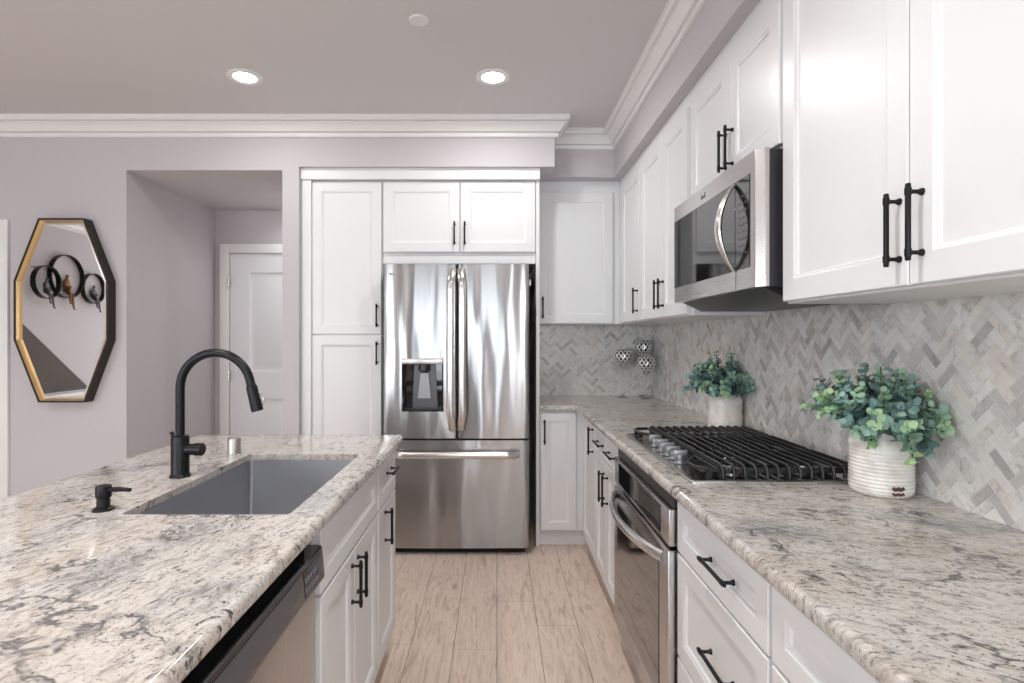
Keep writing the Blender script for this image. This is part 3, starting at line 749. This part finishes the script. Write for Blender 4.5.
# front wings of the outer grates, either side of the knobs
for ya, yb, tp in ((CY0+.035, 1.80, 1), (2.27, CY1-.025, -1)):
    bm = B()
    if tp == 1: poly = [(.652, ya), (.652, yb+.05), (.64, yb+.03), (.598, yb-.04), (.598, ya+.05), (.625, ya)]
    else: poly = [(.652, ya-.05), (.652, yb), (.60, yb), (.588, yb-.03), (.588, ya+.03), (.64, ya-.03)]
    P3 = [(x, y, GT-.012) for x, y in poly]
    tube(bm, P3+[P3[0]], .0062, 6)
    if tp == 1:
        tube(bm, [(.598, ya+.075, GT-.013), (.652, ya+.075, GT-.013)], .006, 6)
        tube(bm, [(.605, ya+.115, GT-.013), (.652, ya+.115, GT-.013)], .006, 6)
        box(bm, .603, .652, ya+.006, ya+.07, GT-.020, GT-.012, .002, 1)
    for x, y in ((.600, (ya+yb)/2), (.625 if tp == 1 else .6, ya+.004 if tp == 1 else yb-.004)): box(bm, x-.007, x+.007, y-.007, y+.007, z0+.006, GT-.013)
    mesh('grate_wing', bm, 'iron', t_)
for y in (1.872, 1.94, 2.005, 2.075, 2.165):
    bm = B(); xk = .612
    lathe(bm, [(.021, 0), (.021, .003), (.018, .005), (.017, .010), (.0125, .012), (.0125, .016), (.015, .018), (.0155, .0185), (.015, .030), (.014, .031)], (xk, y, z0+.004), 20)
    box(bm, xk-.023, xk+.023, y-.006, y+.006, z0+.022, z0+.049, .003, 2)
    mesh('knob', bm, 'knob', t_)

# ================================================================== MICROWAVE
MX = .765; MY0, MY1 = 1.640, 2.425; MZ0, MZ1 = 1.490, 1.897
t_ = thing('microwave', (.98, 2.03, 1.455), 'stainless over the range microwave with dark glass door and curved handle', 'microwave')
bm = B(); box(bm, .80, XR-.009, MY0+.004, MY1-.004, MZ0, MZ1-.002, .002, 1); mesh('microwave_body', bm, 'darkplastic', t_)
bm = B()  # sloping vent below
prism(bm, [(.795, MZ0-.001), (.875, 1.452), (XR-.011, 1.452), (XR-.011, MZ0-.001)], fn, MY0+.03, MY1-.03); mesh('vent_hood', bm, 'darkplastic', t_)
bm = B(); R = 12; seg = []
prof_ = [(MX+.035, MY0), (MX+.012, MY0), (MX+.004, MY0+.004), (MX, MY0+.014), (MX, MY1-.014), (MX+.004, MY1-.004), (MX+.012, MY1), (MX+.035, MY1)]
prof_ = [(MX+.033, MY0), (MX+.024, MY0), (MX+.020, MY0+.001), (MX+.001, MY0+.020), (MX, MY0+.023), (MX, MY1-.012), (MX+.01, MY1-.002), (MX+.035, MY1)]
prism(bm, prof_, lambda u, v, n: (u, v, n), MZ0, MZ1); fr = mesh('door', bm, 'steel', t_, angle=25)
bm = B(); box(bm, MX-.0022, MX-.0002, 1.795, MY1-.015, 1.553, 1.836, .001, 1); mesh('door_glass', bm, 'blackglass', fr)
bm = B(); box(bm, MX-.0022, MX-.0002, 1.692, 1.792, 1.553, 1.836, .001, 1); cp = mesh('control_panel', bm, 'blackglass', fr)
bm = B()
for i in range(3):
    for j in range(9): box(bm, MX-.003, MX-.0024, 1.712+i*.022, 1.722+i*.022, 1.60+j*.022, 1.605+j*.022)
mesh('button_legends', bm, 'dimlegend', cp)
bm = B(); pts = []
for k in range(25):
    s = k/24; z = 1.553+(1.828-1.553)*s; pts.append((MX-.004-.052*math.sin(PI*s)**.8, 1.80-.004*math.sin(PI*s), z))
tube(bm, pts, [.009+.009*math.sin(PI*k/24) for k in range(25)], 14, flat=.55, up=(0, 1, 0)); mesh('handle', bm, 'handle_steel', fr)
bm = B(); box(bm, MX-.0008, MX-.0001, 1.7925, 1.7945, MZ0+.002, 1.552); mesh('door_seam', bm, 'gap', fr)
badge(fr, PF('W', MX), 2.055, 1.856, .05, .02, 'darkplastic')

# ================================================================== REFRIGERATOR
FY = 3.45; FX0, FX1 = -.703, .197; FZ0, FZ1 = .045, 1.797; FS = .716
FM = (-.246)
t_ = thing('refrigerator', (-.25, 3.8, 0), 'stainless french door refrigerator with water dispenser and bottom freezer drawer', 'refrigerator')
bm = B(); box(bm, FX0+.01, FX1-.008, FY+.075, 4.15, .03, 1.785, .004, 1); mesh('fridge_body', bm, 'darkplastic', t_)
bm = B(); box(bm, FX0+.02, FX1-.02, FY+.06, FY+.10, .0, .03); mesh('base_grille', bm, 'gap', t_)
def fdoor(x0, x1, z0, z1, name, hole=None):
    """gently convex door front"""
    bm = B(); nx = 14; r = .012; D = .07
    xs = [x0+(x1-x0)*k/nx for k in range(nx+1)]
    def yb(x):
        s = (x-(x0+x1)/2)/((x1-x0)/2); e = 0
        edge = min(x-x0, x1-x)
        return FY+.006*s*s+(.0 if edge > r else r*(1-math.sqrt(max(0, 1-((r-edge)/r)**2))))
    xs = sorted(set([x0+r*(1-math.cos(PI/2*k/4)) for k in range(5)]+[x1-r*(1-math.cos(PI/2*k/4)) for k in range(5)]+xs[1:-1]+([hole[0], hole[1]] if hole else [])))
    zs = [z0, z1] if not hole else [z0, hole[2], hole[3], z1]
    g = [[bm.verts.new((x, yb(x), z)) for z in zs] for x in xs]
    gb = [[bm.verts.new((x, FY+D, z)) for z in zs] for x in xs]
    for i in range(len(xs)-1):
        for j in range(len(zs)-1):
            if hole and j == 1 and hole[0]-1e-6 <= xs[i] and xs[i+1] <= hole[1]+1e-6: continue
            bm.faces.new((g[i][j], g[i+1][j], g[i+1][j+1], g[i][j+1]))
            bm.faces.new((gb[i][j], gb[i+1][j], gb[i+1][j+1], gb[i][j+1]))
    for i in range(len(xs)-1):
        for j in (0, len(zs)-1): bm.faces.new((g[i][j], g[i+1][j], gb[i+1][j], gb[i][j]))
    for j in range(len(zs)-1):
        for i in (0, len(xs)-1): bm.faces.new((g[i][j], g[i][j+1], gb[i][j+1], gb[i][j]))
    return mesh(name, bm, 'fridge_steel', t_, angle=30)
HX0, HX1, HZ0, HZ1 = -.587, -.330, .888, 1.215
dl = fdoor(FX0, FM-.003, FS+.006, FZ1, 'door', (HX0, HX1, HZ0, HZ1))
dr_ = fdoor(FM+.003, FX1, FS+.006, FZ1, 'door')
fz = fdoor(FX0, FX1, FZ0, FS-.006, 'freezer_drawer')
bm = B(); box(bm, FX0+.004, FX1-.004, FY+.012, FY+.07, FS-.006, FS+.006); box(bm, FM-.003, FM+.003, FY+.01, FY+.07, FS, FZ1-.004); mesh('gasket', bm, 'gap', t_)
# dispenser
bm = B(); y0_, y1_ = FY+.004, FY+.069
ring_loft(bm, [rect_ring(lambda u, v, n: (u, n, v), HX0, HX1, HZ0, HZ1, i, n) for i, n in ((0, y0_-.006), (.008, y0_-.005), (.010, y1_))], cap0=False)
dsp = mesh('dispenser_recess', bm, 'blackglass', dl)
bm = B(); box(bm, HX0+.003, HX1-.003, FY-.006, FY+.05, 1.180, 1.2145, .003, 2); mesh('dispenser_fascia', bm, 'steel', dsp)
bm = B(); prism(bm, [(-.530, .905), (-.372, .905), (-.385, 1.176), (-.517, 1.176)], lambda u, v, n: (u, n, v), y1_-.012, y1_-.002); mesh('back_plate', bm, 'plate', dsp)
bm = B(); tube(bm, [(-.453, FY+.035, 1.179), (-.453, FY+.035, 1.14)], .036, 20); tube(bm, [(-.453, FY+.035, 1.14), (-.453, FY+.035, 1.125)], [.028, .022], 20); mesh('nozzle', bm, 'darkplastic', dsp)
bm = B(); prism(bm, [(-.495, .965), (-.412, .965), (-.430, 1.125), (-.476, 1.125)], lambda u, v, n: (u, n, v), FY+.045, FY+.052); mesh('paddle', bm, 'knob', dsp)
bm = B(); box(bm, HX0+.012, HX1-.012, FY+.006, y1_-.002, HZ0+.008, HZ0+.016, .001, 1); mesh('drip_tray', bm, 'darkplastic', dsp)
# handles
for x, par, sg in ((FM-.037, dl, -1), (FM+.037, dr_, 1)):
    bm = B(); pts = []
    for k in range(31):
        s = k/30; z = .792+(1.70-.792)*s+(.035*(s-.5)); z = .775+(1.765-.775)*s
        bow = min(1, math.sin(PI*s)*4)**.7
        xx = x+ -sg*.011*(1-min(1, math.sin(PI*s)*3.2)**1.5)
        pts.append((xx, FY-.004-.052*bow, z))
    tube(bm, pts, .0235, 16, flat=.5, up=(1, 0, 0)); mesh('handle', bm, 'handle_steel', par)
bm = B(); pts = []
for k in range(31):
    s = k/30; x = FX0+.065+(FX1-FX0-.13)*s; pts.append((x, FY-.002-.05*min(1, math.sin(PI*s)*5)**.7, .628))
tube(bm, pts, .0225, 16, flat=.5, up=(0, 0, 1)); mesh('handle', bm, 'handle_steel', fz)
badge(dl, PF('S', FY+.001), -.665, 1.730, .038, .014, n=.006)
bm = B(); box(bm, FX1-.004, FX1+.014, FY+.03, FY+.075, 1.665, 1.705, .004, 2); mesh('hinge_cover', bm, 'white_plastic', t_)

# ================================================================== OUTLETS
def outlet(fnn, u, v, label):
    t_ = thing('wall_outlet', fnn(u, v, .0072), label, 'outlet')
    bm = B(); R = [(0, .0073), (0, .010), (.003, .0125)]
    ring_loft(bm, [rect_ring(fnn, u-.036, u+.036, v-.058, v+.058, i, n) for i, n in R]); mesh('cover_plate', bm, 'white_plastic', t_)
    for s in (-1, 1):
        bm = B(); c = v+s*.0205
        ring_loft(bm, [rect_ring(fnn, u-.0165, u+.0165, c-.014, c+.014, i, n) for i, n in ((0, .0125), (0, .0142), (.002, .0148))]); so = mesh('socket', bm, 'white_plastic', t_)
        bm = B()
        for q in (-.0065, .0065): ring_loft(bm, [rect_ring(fnn, u+q-.001, u+q+.001, c-.002, c+.007, 0, n) for n in (.0149, .0151)])
        mesh('slots', bm, 'gap', so)
outlet(PF('S', YB), .655, 1.238, 'white double outlet on the tiled back wall beside the candle holders')
outlet(PF('W', XR), 3.80, 1.235, 'white double outlet on the tiled right wall near the corner')

# ================================================================== CANDLE HOLDERS
def candle_ball(x, y, zc_, label, seg=16):
    t_ = thing('mosaic_ball_holder', (x, y, ZT), label, 'candle holder', 'mosaic ball holders in the counter corner')
    R = .066; zb = zc_-ZT
    bm = B(); lathe(bm, [(.036, .0006), (.037, .003), (.030, .005), (.008, .010), (.0045, .02), (.004, .05), (.0042, zb-R-.045), (.007, zb-R-.03), (.016, zb-R-.012), (.024, zb-R+.006), (.022, zb-R+.007), (.006, zb-R-.01), (.002, zb-R-.02)], (x, y, ZT), 24); mesh('glass_stem', bm, 'glass', t_)
    bm = B(); rows, n = 7, 12; V = []
    for i in range(rows+1):
        th = .12+(2.55)*i/rows; r = R*math.sin(th); off = .5*(i % 2)
        V.append([bm.verts.new((x+r*math.cos(2*PI*(k+off)/n), y+r*math.sin(2*PI*(k+off)/n), zc_-R*.96*math.cos(th))) for k in range(n)])
    fs = []
    for i in range(1, rows):
        for k in range(n):
            if i % 2: a, b = V[i][k-1], V[i][k]; dn, upv = V[i-1][k], V[i+1][k]
            else: a, b = V[i][k], V[i][(k+1) % n]; dn, upv = V[i-1][k], V[i+1][k]
            fs.append(bm.faces.new((dn, b, upv, a)))
    bmesh.ops.recalc_face_normals(bm, faces=fs); bm.normal_update()
    ins = bmesh.ops.inset_individual(bm, faces=fs, thickness=.0050, depth=-.0014, use_even_offset=True)
    for f in bm.faces: f.material_index = 0
    for f in fs: f.material_index = 1
    bm.faces.new(V[0]); 
    mesh('mosaic_ball', bm, ['silver', 'blackglass'], t_, angle=20)
candle_ball(.914, 4.05, 1.213, 'left one of three silver mosaic ball candle holders on glass stems')
candle_ball(1.072, 4.098, 1.276, 'highest of three silver mosaic ball candle holders, at the back of the corner')
candle_ball(1.052, 3.95, 1.168, 'lower right silver mosaic ball candle holder in front of the highest one')

# ================================================================== PLANTS
def plant(cx_, cy_, rad, h, label, seed, lens, tall):
    rnd = random.Random(seed)
    t_ = thing('potted_eucalyptus', (cx_, cy_, ZT), label, 'plant', 'eucalyptus plants in cream pots beside the cooktop')
    bm = B(); pr = [(rad*.90, .0006), (rad*.96, .004), (rad, .012)]
    nr = 11; zt = h*.72
    for i in range(nr):
        a = .014+(zt-.014)*i/nr; d = (zt-.014)/nr
        pr += [(rad*.99, a), (rad*1.012, a+d*.3), (rad*1.012, a+d*.7)]
    pr += [(rad*1.0, zt), (rad*1.03, zt+.006), (rad*1.02, zt+.018), (rad*.94, zt+.030), (rad*.90, h-.012), (rad*.93, h-.004), (rad*.92, h), (rad*.86, h), (rad*.84, h-.012), (rad*.84, h-.03)]
    lathe(bm, pr, (cx_, cy_, ZT), 40, cap1=False); mesh('pot', bm, 'pot', t_)
    bm = B(); lathe(bm, [(rad*.84, 0), (rad*.5, .012), (.004, .016)], (cx_, cy_, ZT+h-.03), 20); mesh('moss', bm, 'soil', t_)
    # brown stamped marks, low on the side towards the camera
    bm = B(); ang0 = math.atan2(-cy_, -cx_)+.52 if seed == 3 else math.atan2(-cy_, -cx_)+.35
    rows = [(.028, .010, .20), (.014, .007, .20)] if seed == 3 else [(h*.86, .004, .12)]
    for zz, hh, sp in rows:
        rq = rad*1.022 if seed == 3 else rad*.965
        a0 = [(cx_+rq*math.cos(ang0+sp*(k/8-.5)*2), cy_+rq*math.sin(ang0+sp*(k/8-.5)*2), ZT+zz+.002*math.sin(k*2.1)) for k in range(9)]
        tube(bm, a0, [hh*.35]+[hh*.5]*7+[hh*.3], 6, flat=.25, up=(0, 0, 1))
    mesh('stamped_mark', bm, 'brown', t_)
    # stems & leaves
    bs = B(); bl = B(); vals = []
    c0 = Vector((cx_, cy_, ZT+h-.02))
    N = 76
    stems = []
    for i in range(N):
        az = 2*PI*(i*.618034+rnd.random()*.15); el = .12+1.15*((i+.5)/N)**.8
        L = rnd.uniform(*lens)
        d = Vector((math.cos(az)*math.cos(el), math.sin(az)*math.cos(el), math.sin(el)))
        droop = rnd.uniform(.2, .9)*(1.2-el*.6); p = c0+Vector((math.cos(az), math.sin(az), 0))*rad*.45; pts = [p.copy()]
        v_ = (d*.45+Vector((0, 0, .75))).normalized(); step = L/14*(.78 if math.sin(az) < -.2 else 1)
        for s in range(14):
            v_ = (v_.lerp(d, .25) if s < 5 else v_+Vector((0, 0, -droop*.12))).normalized()
            p = p+v_*step*(1.15 if abs(v_.y) > .6 else 1.0)
            lim = XR-.03
            if p.x > lim: p.x = lim; v_.x = -.05
            pts.append(p.copy())
        stems.append(pts)
    if tall:
        for dvec, L in tall:
            p = c0.copy() if dvec[2] > .3 else c0+Vector((dvec[0], dvec[1], 0)).normalized()*rad*.92+Vector((0, 0, .036)); v_ = Vector(dvec).normalized(); pts = [p.copy()]
            for s in range(14):
                p = p+v_*L/14; v_ = (v_+Vector((0, 0, .01 if dvec[2] > .3 else -.19))).normalized()
                if p.x > XR-.03: p.x = XR-.03
                pts.append(p.copy())
            stems.append(pts)
    for pts in stems:
        tube(bs, pts, [.0018]*len(pts), 5)
        hue = rnd.random()**1.3
        for s in range(2, len(pts)):
            tg = (pts[s]-pts[s-1]).normalized()
            side = tg.cross(Vector((rnd.uniform(-1, 1), rnd.uniform(-1, 1), rnd.uniform(-.2, 1)))).normalized()
            for sg in (1, -1, 0):
                if sg == 0:
                    if rnd.random() < .5: continue
                    dr2 = tg.cross(side).normalized()
                else: dr2 = side*sg
                size = (.0145 if s < 11 else .010)*rnd.uniform(.75, 1.15)
                ldir = (dr2*1.0+tg*.55).normalized(); nrm = ldir.cross(tg.cross(dr2)).normalized()
                nrm = (tg*.75-dr2*.5+Vector((rnd.uniform(-.55, .45), rnd.uniform(-.7, .3), rnd.uniform(-.1, .4)))).normalized()
                ldir = (ldir-nrm*ldir.dot(nrm)).normalized(); wd = ldir.cross(nrm)
                base = pts[s]+ldir*.002; cen = base+ldir*size
                if cen.x > XR-.016: continue
                rim = []
                for k in range(8):
                    a = 2*PI*k/8; rim.append(cen+ldir*(size*math.cos(a))+wd*(size*.88*math.sin(a))+nrm*(size*.22))
                n0 = len(bl.faces)
                vc = bl.verts.new(cen); vr = [bl.verts.new(q) for q in rim]
                vb = bl.verts.new(cen-nrm*.0008)
                for k in range(8):
                    bl.faces.new((vc, vr[k], vr[(k+1) % 8])); bl.faces.new((vb, vr[(k+1) % 8], vr[k]))
                val = min(1, max(0, hue*.62+rnd.uniform(-.12, .2)+(.22 if s > 11 else 0)))
                val = min(1, val*1.1+.04); vals += [(val, val, val)]*(len(bl.faces)-n0)
    mesh('stems', bs, 'stem', t_)
    o = mesh('foliage', bl, 'leaf', t_, angle=60); face_attr(o, 'leaf', vals)
plant(1.052, 1.535, .076, .172, 'larger looking potted eucalyptus in front of the cooktop, nearest the camera', 3, (.12, .19), [((-.08, -.12, 1), .195), ((-.1, .25, 1), .19), ((.0, -.4, 1), .19), ((-.12, -.9, .25), .115), ((.25, -.9, .25), .09), ((-.6, -.6, .25), .07), ((-.5, -.1, .4), .17), ((-.1, .9, .5), .2), ((-.25, .7, .5), .24)])
plant(1.066, 2.62, .076, .170, 'smaller looking potted eucalyptus beyond the cooktop', 11, (.11, .17), [((-.35, .1, 1), .225), ((.05, -.3, 1), .20), ((-.1, .3, 1), .21), ((-.8, .2, .4), .18)])

# ================================================================== CEILING FIXTURES
for i, (x, y) in enumerate(LAMPS):
    CZ = CEIL if y < 3.5 else 2.399
    if i < 2: lab = ('left recessed ceiling downlight, lit, above the hallway side', 'right recessed ceiling downlight, lit, above the aisle')[i]
    elif i == 8: lab = 'added downlight brightening the hallway, hidden from view behind the wall pier'
    else: lab = 'lit recessed ceiling downlight behind or above the camera, out of the photo'
    t_ = thing('ceiling_downlight', (x, y, CZ), lab, 'downlight', 'recessed ceiling downlights')
    bm = B(); lathe(bm, [(.090, -.0003), (.090, -.004), (.084, -.006), (.066, -.006), (.058, -.003), (.058, -.0004)], (x, y, CZ), 32, cap0=False, cap1=False); mesh('trim_ring', bm, 'trim', t_)
    bm = B(); lathe(bm, [(.059, -.0006), (.059, -.0035), (.03, -.0042)], (x, y, CZ), 32); mesh('lens', bm, 'lens', t_)
    l = bpy.data.lights.new('downlight_lamp', 'AREA'); l.shape = 'DISK'; l.size = .11; l.spread = math.radians(176 if i < 2 else 150); l.energy = LAMP_W[i]; l.color = (1, .985, .965)
    lo_ = bpy.data.objects.new('lamp_light', l); COL.objects.link(lo_); lo_.parent = t_; lo_.location = (0, 0, -.02)
bm = B(); lathe(bm, [(.0435, -.0003), (.0435, -.006), (.040, -.009), (.004, -.0095)], (-.338, 2.427, CEIL), 32, cap0=False)
props(mesh('sprinkler_cover', bm, 'white_plastic', loc=(-.338, 2.427, CEIL)), 'small round white sprinkler cover on the ceiling between the downlights', 'sprinkler cover')

# ================================================================== MIRROR AND WHAT IT SHOWS
t_ = thing('wall_mirror', (-2.74, YW, 1.6), 'elongated octagonal mirror with dark bronze frame and gold inner edge', 'mirror')
YM = 3.455
pxs = [(38, 218.0), (83.5, 218.0), (107.5, 280.5), (107.5, 340), (84.5, 402.5), (38, 402.5), (13.5, 340), (13.5, 280.5)]
oct_ = [((px-497)*YM/560, CH+(339-py)*YM/560) for px, py in pxs][::-1]   # ccw
def octr(ins, y): return [(p.x, y, p.y) for p in offset_poly(oct_, [ins]*8)]
bm = B(); ring_loft(bm, [octr(0, YW-.0003), octr(0, YM), octr(.010, YM), octr(.0105, YM+.002)], cap0=False, cap1=False); 
ring_loft(bm, [octr(.0105, YM+.002), octr(.0108, YW-.0003)], cap0=False, cap1=False); mesh('frame', bm, 'frame', t_, angle=20)
bm = B(); ring_loft(bm, [octr(.0112, YM+.003), octr(.014, YM+.003), octr(.016, YM+.027), octr(.0112, YM+.027)], cap0=False, cap1=False); mesh('gold_liner', bm, 'gold', t_, angle=20)
bm = B(); ring_loft(bm, [octr(.0165, YM+.026), octr(.036, YM+.0235)], cap0=False, cap1=True); mesh('mirror_glass', bm, 'mirror', t_, smooth=False)
# rings with seated figures on the left wall (seen in the mirror)
def ring_sculpture(y, z, r, mt, label, off=.002, dep=.055):
    t_ = thing('ring_sculpture', (XL, y, z), label, 'wall sculpture', 'ring sculptures with seated figures')
    bm = B(); n = 48; pr = [(r, off), (r, off+dep), (r-.006, off+dep), (r-.006, off)]
    rings = [[(XL+d, y+q*math.cos(2*PI*k/n), z+q*math.sin(2*PI*k/n)) for k in range(n)] for q, d in pr]
    ring_loft(bm, rings+[rings[0]], True, False, False); bmesh.ops.remove_doubles(bm, verts=bm.verts[:], dist=1e-6)
    if off > .01:
        for q in (-.5, .5): tube(bm, [(XL+.001, y+(r-.003)*math.sin(q), z+(r-.003)*math.cos(q)), (XL+off+.004, y+(r-.003)*math.sin(q), z+(r-.003)*math.cos(q))], .004, 6)
    mesh('ring', bm, 'black', t_)
    # seated figure: one continuous body grown by a skin modifier
    s = 1.3 if r < .2 else 1.6; zb = z-r+.008+.014*s; x = XL+off+dep*.5
    P = [(x-.01, y, zb+.012*s), (x-.005, y, zb+.06*s), (x, y, zb+.105*s), (x+.004, y+.0, zb+.125*s), (x+.012, y, zb+.152*s),      # pelvis, waist, chest, neck, head
         (x+.045, y+.016, zb+.055*s), (x+.060, y+.018, zb-.055*s), (x+.078, y+.018, zb-.062*s),            # leg one: knee raised, foot hanging
         (x+.052, y-.018, zb+.010*s), (x+.062, y-.030, zb-.095*s), (x+.082, y-.030, zb-.10*s),             # leg two dangling
         (x+.0, y+.030, zb+.10*s), (x+.022, y+.035, zb+.055*s), (x+.046, y+.018, zb+.07*s),
         (x+.0, y-.030, zb+.10*s), (x+.022, y-.036, zb+.055*s), (x+.046, y-.002, zb+.062*s)]
    E = [(0, 1), (1, 2), (2, 3), (3, 4), (0, 5), (5, 6), (6, 7), (0, 8), (8, 9), (9, 10), (2, 11), (11, 12), (12, 13), (2, 14), (14, 15), (15, 16)]
    RD = [.022, .018, .022, .008, .016, .010, .007, .005, .010, .007, .005, .009, .007, .006, .009, .007, .006]
    me = bpy.data.meshes.new('figure'); me.from_pydata([Vector(p)-ORG[t_] for p in P], E, []); me.materials.append(M[mt])
    o = bpy.data.objects.new('figure', me); COL.objects.link(o); o.parent = t_
    sk = o.modifiers.new('skin', 'SKIN'); sk.use_smooth_shade = True
    for i, v in enumerate(me.skin_vertices[0].data): v.radius = (RD[i]*s, RD[i]*s)
    me.skin_vertices[0].data[0].use_root = True
    o.modifiers.new('sub', 'SUBSURF').render_levels = 2
ring_sculpture(.49, 2.055, .25, 'bronze', 'largest black wall ring with a seated bronze figure, seen in the mirror')
ring_sculpture(.86, 1.955, .18, 'pewter', 'black wall ring with grey figure at the left in the mirror', off=.062, dep=.06)
ring_sculpture(.06, 1.955, .185, 'pewter', 'black wall ring with grey figure at the right in the mirror')
# dark stair side below the rings (structure)
bm = B(); prism(bm, [(1.9, 0), (1.9, 2.14), (.2, .79), (-.55, .20), (-.55, 0)], lambda u, v, n: (XL+n, u, v), .0, .03); struct('wall_stair_side', bm, 'charcoal')
bm = B(); box(bm, XL+.031, XL+.30, -.6, 1.9, .70, .735, .003, 1); box(bm, XL+.031, XL+.05, -.6, 1.9, .0, .70); 
props(mesh('console_ledge', bm, 'trim'), 'white ledge below the wall rings, seen at the bottom of the mirror', 'ledge')
